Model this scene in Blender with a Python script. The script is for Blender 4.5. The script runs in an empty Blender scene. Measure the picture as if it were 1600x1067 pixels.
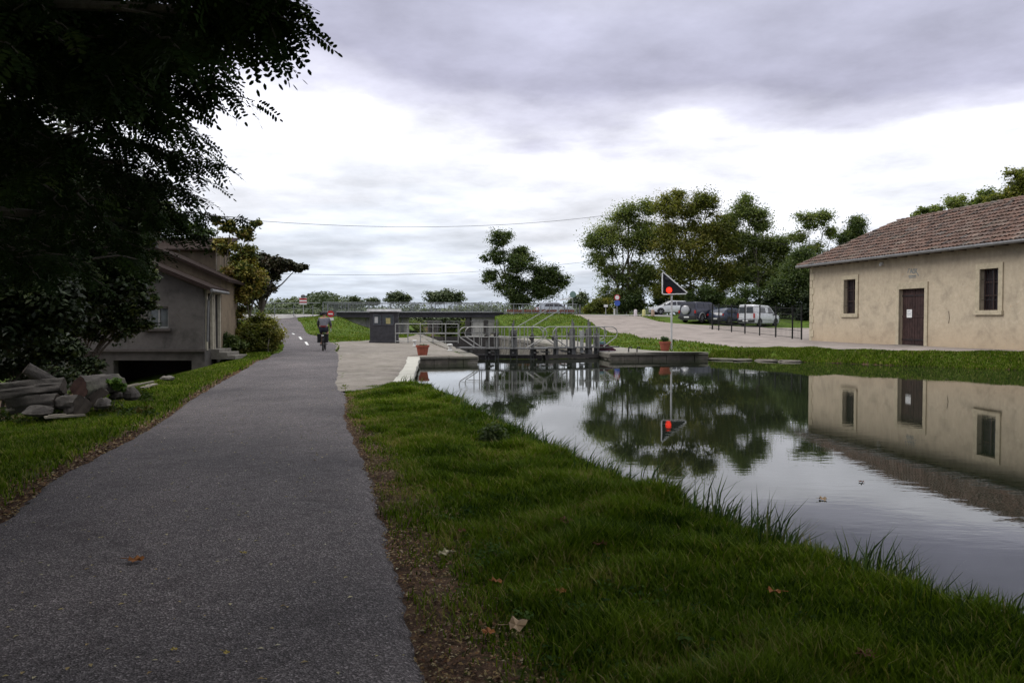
import bpy, bmesh, math, random
import numpy as np
from mathutils import Vector, Matrix

S = bpy.context.scene
COL = S.collection
PI = math.pi
R = math.radians
rng = np.random.default_rng(7)
random.seed(7)

# ------------------------------------------------------------------ camera
F = 1250.0
EYE = 1.75
TH = math.atan(37.0 / F)
cd = bpy.data.cameras.new('camera')
cam = bpy.data.objects.new('camera', cd)
COL.objects.link(cam)
cam.location = (0, 0, EYE)
cam.rotation_euler = (PI / 2 - TH, 0, 0)
cd.sensor_width = 36.0
cd.lens = 36.0 * F / 1600.0
cd.clip_start = 0.05
cd.clip_end = 5000
S.camera = cam

def ray(x, y):
    a = (x - 800) / F
    b = (533.5 - y) / F
    return Vector((a, math.cos(TH) + b * math.sin(TH), -math.sin(TH) + b * math.cos(TH)))
def at(x, y, Y):
    d = ray(x, y)
    return Vector((0, 0, EYE)) + d * (Y / d.y)
def gz(x, y, z):
    d = ray(x, y)
    return Vector((0, 0, EYE)) + d * ((z - EYE) / d.z)

# ------------------------------------------------------------------ world: overcast sky
SUN_EL, SUN_AZ = R(40), R(-92)         # azimuth from +Y towards +X
W = bpy.data.worlds.new('World')
S.world = W
W.use_nodes = True
nt = W.node_tree
nt.nodes.clear()
def wn(t, **k):
    n = nt.nodes.new(t)
    for a, b in k.items(): setattr(n, a, b)
    return n
def wmath(op, a, b=None, c=None, clamp=False):
    n = wn('ShaderNodeMath', operation=op, use_clamp=clamp)
    for i, v in enumerate((a, b, c)):
        if v is None: continue
        if isinstance(v, (int, float)): n.inputs[i].default_value = v
        else: nt.links.new(v, n.inputs[i])
    return n.outputs[0]
out = wn('ShaderNodeOutputWorld')
bg = wn('ShaderNodeBackground')
bg.inputs[1].default_value = 0.1
nt.links.new(bg.outputs[0], out.inputs[0])
sky = wn('ShaderNodeTexSky')
sky.sky_type = 'NISHITA'
sky.sun_disc = False
sky.sun_elevation = SUN_EL
sky.sun_rotation = SUN_AZ
tc = wn('ShaderNodeTexCoord')
sep = wn('ShaderNodeSeparateXYZ')
nt.links.new(tc.outputs['Generated'], sep.inputs[0])
X_, Y_, Z_ = sep.outputs
hor = wmath('SQRT', wmath('ADD', wmath('MULTIPLY', X_, X_), wmath('MULTIPLY', Y_, Y_)))
elev = wmath('DIVIDE', Z_, wmath('MAXIMUM', hor, 0.02))
zz = wmath('ADD', wmath('MAXIMUM', Z_, 0.0), 0.10)
comb = wn('ShaderNodeCombineXYZ')
nt.links.new(wmath('DIVIDE', X_, zz), comb.inputs[0])
nt.links.new(wmath('DIVIDE', Y_, zz), comb.inputs[1])
def wnoise(vec, scale, detail, rough=.55, w=0.0):
    n = wn('ShaderNodeTexNoise', noise_dimensions='4D')
    nt.links.new(vec, n.inputs['Vector'])
    n.inputs['Scale'].default_value = scale
    n.inputs['Detail'].default_value = detail
    n.inputs['Roughness'].default_value = rough
    n.inputs['W'].default_value = w
    return n.outputs[0]
n1 = wnoise(comb.outputs[0], 0.55, 3, .5, 3.1)
n2 = wnoise(comb.outputs[0], 1.5, 6, .55, 7.7)
# the underside of the dark cloud bank is ragged
ew = wmath('ADD', elev, wmath('MULTIPLY', wmath('SUBTRACT', n1, .5), 0.26))
ew = wmath('ADD', ew, wmath('MULTIPLY', wmath('SUBTRACT', n2, .5), 0.12))
ew = wmath('ADD', ew, wmath('MULTIPLY', X_, 0.05))
ramp = wn('ShaderNodeValToRGB')
nt.links.new(wmath('DIVIDE', ew, 1.5, clamp=True), ramp.inputs[0])
cr = ramp.color_ramp
cr.interpolation = 'EASE'
stops = [(0.0, (.66, .73, .84)), (0.045, (.74, .80, .90)), (0.11, (.90, .94, 1.03)), (0.15, (1.02, 1.04, 1.12)),
         (0.21, (1.06, 1.07, 1.16)), (0.245, (.74, .74, .88)), (0.285, (.50, .50, .635)), (0.37, (.56, .565, .71)), (0.48, (.70, .71, .85)),
         (0.75, (1.3, 1.3, 1.35)), (1.4, (2.2, 2.2, 2.2))]
while len(cr.elements) < len(stops): cr.elements.new(0.5)
for e, (p, c) in zip(cr.elements, stops):
    e.position = p / 1.5
    e.color = (c[0], c[1], c[2], 1)
# finer mottling of the cloud
n3 = wnoise(comb.outputs[0], 2.6, 7, .6, 1.3)
mod = wmath('ADD', wmath('MULTIPLY', n3, 0.9), 0.55)
n4 = wnoise(comb.outputs[0], 0.9, 4, .5, 12.0)
mod = wmath('MULTIPLY', mod, wmath('ADD', wmath('MULTIPLY', n4, 1.0), 0.5))
cm = wn('ShaderNodeVectorMath', operation='SCALE')
nt.links.new(ramp.outputs[0], cm.inputs[0])
nt.links.new(wmath('MULTIPLY', mod, 10.0), cm.inputs['Scale'])
mx = wn('ShaderNodeMix', data_type='RGBA')
mx.inputs[0].default_value = 0.97
nt.links.new(sky.outputs[0], mx.inputs[6])
nt.links.new(cm.outputs[0], mx.inputs[7])
nt.links.new(mx.outputs[2], bg.inputs[0])

sd = bpy.data.lights.new('sun', 'SUN')
sd.energy = 1.35
sd.angle = R(25)
sd.color = (1, .96, .9)
sun = bpy.data.objects.new('sun', sd)
COL.objects.link(sun)
sdir = Vector((math.sin(SUN_AZ) * math.cos(SUN_EL), math.cos(SUN_AZ) * math.cos(SUN_EL), math.sin(SUN_EL)))
sun.rotation_euler = (-sdir).to_track_quat('-Z', 'Y').to_euler()

S.view_settings.view_transform = 'Standard'
S.view_settings.look = 'None'
S.view_settings.exposure = 0.0
S.view_settings.gamma = 1.0
S.cycles.max_bounces = 6
S.cycles.diffuse_bounces = 2
S.cycles.glossy_bounces = 3
S.cycles.transparent_max_bounces = 4
S.cycles.use_denoising = True

# ------------------------------------------------------------------ materials
def newmat(name):
    m = bpy.data.materials.new(name)
    m.use_nodes = True
    t = m.node_tree
    b = t.nodes['Principled BSDF']
    return m, t, b
def noise_node(t, scale, detail=4, rough=.6, coord='Object', vec=None, dist=0):
    n = t.nodes.new('ShaderNodeTexNoise')
    n.inputs['Scale'].default_value = scale
    n.inputs['Detail'].default_value = detail
    n.inputs['Roughness'].default_value = rough
    n.inputs['Distortion'].default_value = dist
    if vec is None:
        c = t.nodes.new('ShaderNodeTexCoord')
        vec = c.outputs[coord]
    t.links.new(vec, n.inputs['Vector'])
    return n
def ramp_node(t, fac, stops, interp='LINEAR'):
    r = t.nodes.new('ShaderNodeValToRGB')
    t.links.new(fac, r.inputs[0])
    e = r.color_ramp
    e.interpolation = interp
    while len(e.elements) < len(stops): e.elements.new(.5)
    for el, (p, c) in zip(e.elements, stops):
        el.position = p
        el.color = (*c, 1) if len(c) == 3 else c
    return r.outputs[0]
def mixc(t, fac, a, b, mode='MIX'):
    m = t.nodes.new('ShaderNodeMix')
    m.data_type = 'RGBA'
    m.blend_type = mode
    for s, v in ((0, fac), (6, a), (7, b)):
        if isinstance(v, (int, float)): m.inputs[s].default_value = v
        elif isinstance(v, tuple): m.inputs[s].default_value = (*v, 1)
        else: t.links.new(v, m.inputs[s])
    return m.outputs[2]
def bump(t, b, h, strength=.3, dist=.02):
    n = t.nodes.new('ShaderNodeBump')
    n.inputs['Strength'].default_value = strength
    n.inputs['Distance'].default_value = dist
    t.links.new(h, n.inputs['Height'])
    t.links.new(n.outputs[0], b.inputs['Normal'])
    return n
MC = {}
def mat(name, col, rough=.7, metal=0, var=.25, scale=6, bumps=.15, bd=.01, spec=.22, col2=None, scale2=1.2):
    """painted / plain surface with dirt variation at two scales"""
    if name in MC: return MC[name]
    m, t, b = newmat(name)
    n = noise_node(t, scale, 6)
    n2 = noise_node(t, scale2, 3)
    c2 = col2 or tuple(c * (1 - var) for c in col)
    c3 = tuple(min(1, c * (1 + var * .6)) for c in col)
    r = ramp_node(t, n.outputs[0], [(.3, c2), (.5, col), (.7, c3)])
    g = ramp_node(t, n2.outputs[0], [(.35, (1 - var * .7,) * 3), (.65, (1, 1, 1))])
    t.links.new(mixc(t, 1.0, r, g, 'MULTIPLY'), b.inputs['Base Color'])
    b.inputs['Roughness'].default_value = rough
    b.inputs['Metallic'].default_value = metal
    b.inputs['Specular IOR Level'].default_value = spec
    if bumps: bump(t, b, n.outputs[0], bumps, bd)
    MC[name] = m
    return m
def attr(t, name, fac=True):
    a = t.nodes.new('ShaderNodeAttribute')
    a.attribute_name = name
    return a.outputs['Fac'] if fac else a.outputs['Color']
def leafmat(name, stops, rough=.55, trans=.25, spec=.25):
    if name in MC: return MC[name]
    m, t, b = newmat(name)
    c = ramp_node(t, attr(t, 'rnd'), stops)
    n = noise_node(t, .7, 3)
    c = mixc(t, 1.0, c, ramp_node(t, n.outputs[0], [(.35, (.7, .75, .7)), (.65, (1.15, 1.1, 1.0))]), 'MULTIPLY')
    t.links.new(c, b.inputs['Base Color'])
    b.inputs['Roughness'].default_value = rough
    b.inputs['Specular IOR Level'].default_value = spec
    if trans:
        tr = t.nodes.new('ShaderNodeBsdfTranslucent')
        t.links.new(mixc(t, 1.0, c, (1.2, 1.3, .6), 'MULTIPLY'), tr.inputs[0])
        ms = t.nodes.new('ShaderNodeMixShader')
        ms.inputs[0].default_value = trans
        o = t.nodes['Material Output']
        t.links.new(b.outputs[0], ms.inputs[1])
        t.links.new(tr.outputs[0], ms.inputs[2])
        t.links.new(ms.outputs[0], o.inputs[0])
    MC[name] = m
    return m
def ramp5(*cs):
    return [(i / (len(cs) - 1), c) for i, c in enumerate(cs)]

# ------------------------------------------------------------------ mesh helpers
def fastmesh(name, V, Fa, mat_, parent=None, attrs=None, smooth=False):
    """V (n,3); Fa (m,k) int array"""
    V = np.asarray(V, dtype=np.float32); Fa = np.asarray(Fa, dtype=np.int32)
    me = bpy.data.meshes.new(name)
    me.vertices.add(len(V)); me.vertices.foreach_set('co', V.ravel())
    k = Fa.shape[1]
    me.loops.add(Fa.size); me.loops.foreach_set('vertex_index', Fa.ravel())
    me.polygons.add(len(Fa))
    me.polygons.foreach_set('loop_start', np.arange(0, Fa.size, k, dtype=np.int32))
    me.polygons.foreach_set('loop_total', np.full(len(Fa), k, dtype=np.int32))
    if smooth: me.polygons.foreach_set('use_smooth', np.ones(len(Fa), dtype=bool))
    me.update(calc_edges=True)
    for an, av in (attrs or {}).items():
        a = me.attributes.new(an, 'FLOAT', 'POINT')
        a.data.foreach_set('value', np.asarray(av, dtype=np.float32))
    me.materials.append(mat_)
    o = bpy.data.objects.new(name, me)
    COL.objects.link(o)
    if parent: o.parent = parent
    return o

class MB:
    def __init__(s): s.v = []; s.f = []
    def add(s, vs, fs):
        n = len(s.v)
        s.v += [tuple(v) for v in vs]
        s.f += [tuple(i + n for i in f) for f in fs]
        return s
    def box(s, c, size, rz=0, M=None, taper=1.0):
        hx, hy, hz = (q / 2 for q in size)
        pts = []
        for z in (-1, 1):
            k = taper if z > 0 else 1
            for x, y in ((-1, -1), (1, -1), (1, 1), (-1, 1)):
                pts.append(Vector((x * hx * k, y * hy * k, z * hz)))
        Rm = Matrix.Rotation(rz, 3, 'Z') if M is None else M
        pts = [Rm @ p + Vector(c) for p in pts]
        return s.add(pts, [(3, 2, 1, 0), (4, 5, 6, 7), (0, 1, 5, 4), (1, 2, 6, 5), (2, 3, 7, 6), (3, 0, 4, 7)])
    def beam(s, a, b, w, h, up=Vector((0, 0, 1))):
        a = Vector(a); b = Vector(b); d = (b - a)
        L = d.length
        d.normalize()
        u = Vector(up)
        side = d.cross(u)
        if side.length < 1e-4: side = d.cross(Vector((0, 1, 0)))
        side.normalize(); u = side.cross(d).normalized()
        pts = []
        for p in (a, b):
            for x, y in ((-1, -1), (1, -1), (1, 1), (-1, 1)):
                pts.append(p + side * (x * w / 2) + u * (y * h / 2))
        return s.add(pts, [(0, 1, 2, 3), (7, 6, 5, 4), (0, 4, 5, 1), (1, 5, 6, 2), (2, 6, 7, 3), (3, 7, 4, 0)])
    def tube(s, pts, rad, n=8, cap=True, closed=False):
        pts = [Vector(p) for p in pts]
        if isinstance(rad, (int, float)): rad = [rad] * len(pts)
        base = len(s.v); m = len(pts)
        ref = Vector((0, 0, 1))
        prev = None
        for i, p in enumerate(pts):
            if closed: d = pts[(i + 1) % m] - pts[(i - 1) % m]
            elif i == 0: d = pts[1] - p
            elif i == m - 1: d = p - pts[-2]
            else: d = pts[i + 1] - pts[i - 1]
            d.normalize()
            if prev is None:
                a = d.cross(ref)
                if a.length < .05: a = d.cross(Vector((1, 0, 0)))
            else:
                a = prev - d * prev.dot(d)
            a.normalize(); prev = a
            b = d.cross(a)
            for j in range(n):
                t = 2 * PI * j / n
                s.v.append(tuple(p + (a * math.cos(t) + b * math.sin(t)) * rad[i]))
        mm = m if closed else m - 1
        for i in range(mm):
            for j in range(n):
                i2 = (i + 1) % m
                s.f.append((base + i * n + j, base + i * n + (j + 1) % n, base + i2 * n + (j + 1) % n, base + i2 * n + j))
        if cap and not closed:
            s.f.append(tuple(base + j for j in range(n))[::-1])
            s.f.append(tuple(base + (m - 1) * n + j for j in range(n)))
        return s
    def lathe(s, c, prof, n=20, axis=None):
        """prof list of (r,z)"""
        base = len(s.v)
        c = Vector(c)
        for r, z in prof:
            for j in range(n):
                t = 2 * PI * j / n
                p = Vector((r * math.cos(t), r * math.sin(t), z))
                if axis is not None: p = axis @ p
                s.v.append(tuple(p + c))
        for i in range(len(prof) - 1):
            for j in range(n):
                s.f.append((base + i * n + j, base + i * n + (j + 1) % n, base + (i + 1) * n + (j + 1) % n, base + (i + 1) * n + j))
        s.f.append(tuple(base + j for j in range(n))[::-1])
        s.f.append(tuple(base + (len(prof) - 1) * n + j for j in range(n)))
        return s
    def prism(s, poly, ex):
        """poly: list of 3D points; ex: extrusion vector"""
        poly = [Vector(p) for p in poly]; ex = Vector(ex); n = len(poly)
        vs = poly + [p + ex for p in poly]
        fs = [tuple(range(n)), tuple(range(2 * n - 1, n - 1, -1))]
        for i in range(n):
            j = (i + 1) % n
            fs.append((i, i + n, j + n, j))
        return s.add(vs, fs)
    def wall(s, o, u, up, w, h, t, nrm, holes=()):
        """wall in plane (o,u,up) outer face, thickness t along -nrm, rectangular holes (x0,x1,z0,z1) with reveals"""
        o = Vector(o); u = Vector(u); up = Vector(up); nrm = Vector(nrm)
        xs = sorted({0, w} | {q for hh in holes for q in hh[:2]})
        zs = sorted({0, h} | {q for hh in holes for q in hh[2:4]})
        for i in range(len(xs) - 1):
            for j in range(len(zs) - 1):
                cx = (xs[i] + xs[i + 1]) / 2; cz = (zs[j] + zs[j + 1]) / 2
                if any(a < cx < b and c < cz < d for a, b, c, d in holes): continue
                q = [o + u * a + up * b for a, b in ((xs[i], zs[j]), (xs[i + 1], zs[j]), (xs[i + 1], zs[j + 1]), (xs[i], zs[j + 1]))]
                s.add(q, [(0, 1, 2, 3)])
        for a, b, c, d in holes:
            p = [o + u * x + up * z for x, z in ((a, c), (b, c), (b, d), (a, d))]
            q = [v - nrm * t for v in p]
            s.add(p + q, [(0, 4, 5, 1), (1, 5, 6, 2), (2, 6, 7, 3), (3, 7, 4, 0)])
        return s
    def build(s, name, m, parent=None, smooth=False, bevel=0, subd=0, local=False, recalc=True, angle=40):
        me = bpy.data.meshes.new(name)
        me.from_pydata(s.v, [], s.f)
        if recalc:
            b = bmesh.new(); b.from_mesh(me)
            bmesh.ops.recalc_face_normals(b, faces=b.faces)
            b.to_mesh(me); b.free()
        if isinstance(m, (list, tuple)):
            for q in m: me.materials.append(q)
        else: me.materials.append(m)
        o = bpy.data.objects.new(name, me)
        COL.objects.link(o)
        if parent is not None:
            o.parent = parent
            if not local:
                # vertices were written in world space: bring them into the root's space
                rt = parent
                Mx = Matrix.Identity(4)
                while rt is not None:
                    Mx = (Matrix.Translation(rt.location) @ rt.rotation_euler.to_matrix().to_4x4()) @ Mx
                    rt = rt.parent
                me.transform(Mx.inverted())
        if smooth:
            me.polygons.foreach_set('use_smooth', [True] * len(me.polygons))
            try: me.set_sharp_from_angle(angle=R(angle))
            except Exception: pass
        if bevel:
            md = o.modifiers.new('bevel', 'BEVEL'); md.width = bevel; md.segments = 2; md.limit_method = 'ANGLE'
        if subd:
            md = o.modifiers.new('sub', 'SUBSURF'); md.levels = subd; md.render_levels = subd
        return o

def thing(name, label, cat, loc=(0, 0, 0), rz=0, group=None):
    o = bpy.data.objects.new(name, None)
    o.empty_display_size = .2
    COL.objects.link(o)
    o.location = loc; o.rotation_euler = (0, 0, rz)
    o['label'] = label; o['category'] = cat
    if group: o['group'] = group
    return o
def tag(o, label=None, cat=None, group=None, kind=None):
    if label: o['label'] = label
    if cat: o['category'] = cat
    if group: o['group'] = group
    if kind: o['kind'] = kind
    return o
def struct(o): o['kind'] = 'structure'; return o
def dup(root, loc, rz=None, label=None, group=None):
    r = root.copy(); COL.objects.link(r); r.location = loc
    if rz is not None: r.rotation_euler = (0, 0, rz)
    if label: r['label'] = label
    if group: r['group'] = group
    for ch in list(root.children):
        c = ch.copy(); COL.objects.link(c); c.parent = r
        for g in ch.children:
            d = g.copy(); COL.objects.link(d); d.parent = c
    return r
def recenter(o):
    """put a single-mesh object's origin at its base centre"""
    me = o.data
    n = len(me.vertices); a = np.empty(n * 3, np.float32); me.vertices.foreach_get('co', a); a = a.reshape(-1, 3)
    c = (a.min(0) + a.max(0)) / 2; c[2] = a[:, 2].min()
    me.transform(Matrix.Translation(Vector([-float(q) for q in c])))
    o.location = [float(q) for q in c]
    return o
# ------------------------------------------------------------------ terrain
CP = [(-2,-5,.25),(-2,3,.25),(-2.5,8,.25),(-3.5,14,.25),(-5.5,20,.25),(-7,28,.25),(-8.2,36,.26),(0,0,.25),(1,-5,.25),(.8,4,.23),(0,9,.23),(-1.5,14,.25),(2,-10,.25),
 (-5.5,6,.15),(-5.2,2,.2),(-6.5,10,.08),(-7.5,14,.0),(-8.2,18,.1),(-9,22,.12),(-9.4,26,.25),(-10,30,.3),(-11.5,24,-.42),(-11.3,26,-.42),(-14,26,-.7),(-13,23,-.62),(-16,26,-.75),(-13,20,-.4),(-12,16,-.3),(-16,24,-.35),(-20,25,-.4),(-12,5,-.2),(-30,10,-.4),(-30,30,-.3),
 (-11,43,.27),(-12.6,47.8,.45),(-14.4,52.9,.65),(-16.5,58,.85),(-18.6,66,1.3),(-20,40,.1),(-14,38,.3),
 (-10,36,.27),(-6,38,.27),(-9,50,.27),(-7,58,.28),(-10,62,.3),(-12,70,.3),(-11,80,.3),(-6.5,66,.28),
 (-13.5,60,.75),(-14.8,67,1.85),(-15.5,63,1.45),(-13,65.5,1.25),(-11.6,65,.75),(-10.2,63.5,.38),(-12.2,57,.36),(-17.5,70,1.95),(-17.5,76,2.0),(-19,72,2.0),(-30,70,2.0),(-30,75,2.0),(-45,74,2.0),(-30,60,.6),
 (5,36,.28),(5,45,.28),(2,52,.3),(0,60,.35),(8,38,.3),(9,34.5,.3),(4,55,.45),(8,50,.75),(2,62,.9),
 (3,70,2.0),(-1.5,71,1.9),(6,72,2.0),(10,76,2.0),(12,74,1.95),(2,76,2.0),(9.5,62,1.35),(14,68,1.3),(20,68,1.0),(30,68,1.0),(16,58,.85),(25,55,.8),(13,50,.62),(10,43,.48),(16.4,44,.5),(12,33,.45),(15,30.5,.5),(18.8,29,.54),(21,17,.55),(30,30,.55),(30,10,.55),
 (16,78,2.0),(22,79,2.0),(35,80,2.0),(60,80,2.0),(3,84,1.9),(3,95,1.2),(-25,84,1.6),(-25,95,1.0),
 (-60,80,1.8),(-60,110,1.0),(60,110,1.3),(-60,200,1.0),(60,200,1.2),(0,200,1.0),(0,120,1.0),(-60,0,-.4),(-60,-40,0),(60,-40,.6),(60,30,.8),(0,-40,.3)]
_cp = np.array(CP, float)
def _phi(r2): return np.sqrt(r2 + 1.0)
_A = _phi(((_cp[:, None, :2] - _cp[None, :, :2]) ** 2).sum(-1))
_n = len(_cp)
_M = np.zeros((_n + 3, _n + 3)); _M[:_n, :_n] = _A + np.eye(_n) * -.05
_M[:_n, _n] = 1; _M[:_n, _n + 1:] = _cp[:, :2]; _M[_n, :_n] = 1; _M[_n + 1:, :_n] = _cp[:, :2].T
_w = np.linalg.solve(_M, np.concatenate([_cp[:, 2], [0, 0, 0]]))
def H0(x, y):
    x = np.asarray(x, float); y = np.asarray(y, float); sh = x.shape
    x = x.ravel(); y = y.ravel()
    xc = np.clip(x, -60, 60); yc = np.clip(y, -40, 200)
    o = np.empty(len(x))
    for i in range(0, len(x), 20000):
        a = xc[i:i + 20000]; b = yc[i:i + 20000]
        r2 = (a[:, None] - _cp[None, :, 0]) ** 2 + (b[:, None] - _cp[None, :, 1]) ** 2
        o[i:i + 20000] = _phi(r2) @ _w[:_n] + _w[_n] + _w[_n + 1] * a + _w[_n + 2] * b
    return np.clip(o, -.9, 2.05).reshape(sh)

# canal outline (water's edge): points and bank slope of the segment that starts there
def lockL(Y): return -1.9 - .167 * (Y - 34.5)
def lockR(Y): return 3.95 - .167 * (Y - 34.5)
CANAL = [(5.2,-9,1.0),(3.75,0,1.0),(2.62,3.8,1.0),(1.95,5.35,1.0),(1.15,7.6,1.0),(-.12,11.8,1.0),(-1.45,16.2,1.5),(-2.15,17.3,3.0),(-3.45,30.1,3.0),(-1.22,30.6,3.0),
         (lockL(72),72,2.0),(-14,110,.6),(-24,170,.6),(-18,170,.6),(-7,110,.6),(lockR(72),72,3.0),(lockR(33.1),33.1,3.0),(8.2,33.8,.9),(10.4,32.3,.55),(12.4,30.9,.55),(14.9,28.5,.55),(17.2,26.6,.55),(21,20,.5),(26,8,.5),(33,-9,.5)]
_cv = np.array([(a, b) for a, b, c in CANAL]); _cs = np.array([c for a, b, c in CANAL])
def canal_dist(x, y):
    """signed distance (>0 outside) and slope of nearest segment"""
    x = np.asarray(x, float).ravel(); y = np.asarray(y, float).ravel()
    best = np.full(len(x), 1e9); sl = np.ones(len(x)); ins = np.zeros(len(x), bool)
    n = len(_cv)
    for i in range(n):
        a = _cv[i]; b = _cv[(i + 1) % n]; d = b - a; L2 = (d ** 2).sum()
        t = np.clip(((x - a[0]) * d[0] + (y - a[1]) * d[1]) / L2, 0, 1)
        dd = np.hypot(x - a[0] - t * d[0], y - a[1] - t * d[1])
        m = dd < best; best[m] = dd[m]; sl[m] = _cs[i]
        c = ((a[1] > y) != (b[1] > y))
        with np.errstate(divide='ignore', invalid='ignore'):
            xi = (b[0] - a[0]) * (y - a[1]) / (b[1] - a[1] if b[1] != a[1] else 1e-9) + a[0]
        ins ^= (c & (x < xi))
    return np.where(ins, -best, best), sl

# paved strips: left and right edge x as functions of y
def fn(pts):
    a = np.array(sorted(pts), float)
    return lambda y: np.interp(y, a[:, 0], a[:, 1])
def wob(y, s, a): return a * (.5 * np.sin(y * 1.1 + s) + .5 * np.sin(y * 4.3 + 2 * s + np.sin(y * 2.3)) + .5 * np.sin(y * 13.1 + s * 3 + 2 * np.sin(y * 5.7)) + .4 * np.sin(y * 23.7 + s + np.sin(y * 11.7))) / 2
_pl = fn([(-10,-1.7),(0,-3.05),(3.5,-3.55),(6.18,-3.95),(7.54,-4.46),(9.2,-4.79),(12.2,-5.47),(16.2,-6.5),(20,-7.25),(24.8,-8.1),(29.5,-9.0),(36,-10.4),(43,-12.3),(47.8,-14.0),(52.9,-16.0),(58,-18.0),(66,-20.5),(76,-23.5)])
_pr = fn([(-10,1.6),(0,.25),(3.29,-.32),(4.13,-.53),(5.3,-.8),(6.86,-1.15),(9.2,-1.73),(12.2,-2.49),(15.2,-3.15),(18.1,-3.88),(23.9,-5.1),(30,-6.4),(36,-7.9),(43,-9.3),(47.8,-10.9),(52.9,-12.8),(58,-14.9),(66,-17.6),(76,-20.5)])
PATHL = lambda y: _pl(y) + wob(y, 1, .05); PATHR = lambda y: _pr(y) + wob(y, 4, .05)
_ar = fn([(16.2,-2.45),(30.1,-3.85),(30.101,-3.85),(30.45,-3.7),(30.6,-1.65),(34.5,-2.35),(60,-6.6),(80,-9.9)])
def APR(y): return _ar(y)
_rl = fn([(22,20.2),(24,19.3),(27.6,17.7),(30,15.0),(32.2,12.6),(36,11.0),(43,9.6),(48,7.6),(56,6.8),(62,6.3),(69,6.0),(73,5.0)])
_rr = fn([(22,21.0),(27,19.3),(44,16.5),(45,19),(47,30),(62,32),(65,30),(66,14.5),(68,12.6),(73,11.8)])
ROADL = lambda y: _rl(y) + wob(y, 2, .12)
ROADR = lambda y: _rr(y) + wob(y, 6, .1)
_al = fn([(16,-9e-9),(46,0),(47.5,.6),(50,2.0),(53,3.9),(58,6.2),(62,8.0),(68,10.0)])
def APL(y): return np.minimum(PATHR(y) + _al(y) + (wob(y, 3, .25) if True else 0) * (y > 46), APR(y) - .2)
STR = {'bike_path': (PATHL, PATHR, -8, 76), 'apron': (APL, APR, 16.2, 68), 'access_road': (ROADL, ROADR, 22, 73)}
def pave_inside(x, y):
    o = np.full(x.shape, -9.)
    for l, r, a, b in STR.values():
        o = np.maximum(o, np.minimum(np.minimum(x - l(y), r(y) - x), np.minimum(y - a, b - y)))
    # lock side platform and bridge road
    rl = np.minimum(np.minimum(x - (3.95 - .167 * (y - 34.5)), np.interp(y, [33.3, 34.3, 36, 40, 50, 57], [8.2, 7.2, 6.3, 5.6, 3.6, 1.0]) - x), np.minimum(y - 33.3, 57 - y))
    o = np.maximum(o, rl)
    br = np.minimum(y - (71.4 + x * .167), (77.4 + x * .167) - y)
    br = np.where(x < 16, br, -9)
    return np.maximum(o, br)
def H(x, y):
    x = np.asarray(x, float); y = np.asarray(y, float)
    h = H0(x, y)
    d, s = canal_dist(x, y)
    d = d.reshape(x.shape); s = s.reshape(x.shape)
    prof = np.where(d > 0, d * s, np.maximum(d * 1.5, -3.2))
    prof = np.where(s > 2.5, np.where(d > .46, 9., -2.5), prof)
    far = np.where((d < 0) & (y > 35.5), -4.0, prof)
    return np.minimum(h, far)
def HB(x, y):
    """terrain under paving is sunk so paving sheets lie above it"""
    x = np.asarray(x, float); y = np.asarray(y, float)
    micro = .012 * np.sin(x * 5.1 + 1.3 * np.sin(y * 3.7)) * np.sin(y * 4.3 + x) + .02 * np.sin(x * 1.9 + y * 1.1)
    return H(x, y) - .07 * np.clip(pave_inside(x, y) / .25, 0, 1) + micro * (np.abs(x) < 60)
def hz(x, y): return float(H(np.array([x]), np.array([y]))[0])

def lines(segs):
    o = []
    for a, b, s in segs: o += list(np.arange(a, b, s))
    return np.array(o)
gx = np.concatenate([-np.geomspace(1500, 62, 14), lines([(-60, -14, 1.0), (-14, 8, .16), (8, 24, .35), (24, 60, 1.0)]), np.geomspace(62, 1500, 14)])
gy = np.concatenate([-np.geomspace(300, 42, 6), lines([(-40, -8, 2), (-8, 0, .6), (0, 20, .14), (20, 40, .28), (40, 90, .5), (90, 200, 4)]), np.geomspace(205, 2500, 14)])
GX, GY = np.meshgrid(gx, gy)
GZ = HB(GX, GY)
V = np.stack([GX.ravel(), GY.ravel(), GZ.ravel()], 1)
ny, nx = GX.shape
idx = np.arange(nx * ny).reshape(ny, nx)
Q = np.stack([idx[:-1, :-1].ravel(), idx[:-1, 1:].ravel(), idx[1:, 1:].ravel(), idx[1:, :-1].ravel()], 1)
# dirt mask: leaf litter and bare soil beside the path
dr = GX - PATHR(GY); dl = PATHL(GY) - GX
lit = np.where((GY < 16.4), np.clip(1 - dr / np.interp(GY, [0, 4, 8, 16], [1.0, .9, .6, .3]), 0, 1) * (dr > -1), 0)
lit = np.maximum(lit, np.clip(1 - dl / np.interp(GY, [0, 10, 30], [.6, .45, .25]), 0, 1) * (dl > -1) * (GY < 30))
dark = np.clip((-GX - 7.5 - .06 * GY) / 1.5, 0, 1) * (GY < 26)      # bare leaf-covered soil under the trees
lit = np.maximum(lit, dark * .8)
cdist, _ = canal_dist(GX, GY)
cdist = cdist.reshape(GX.shape)
lit = np.maximum(lit, (cdist < .12) * .9)
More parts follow.
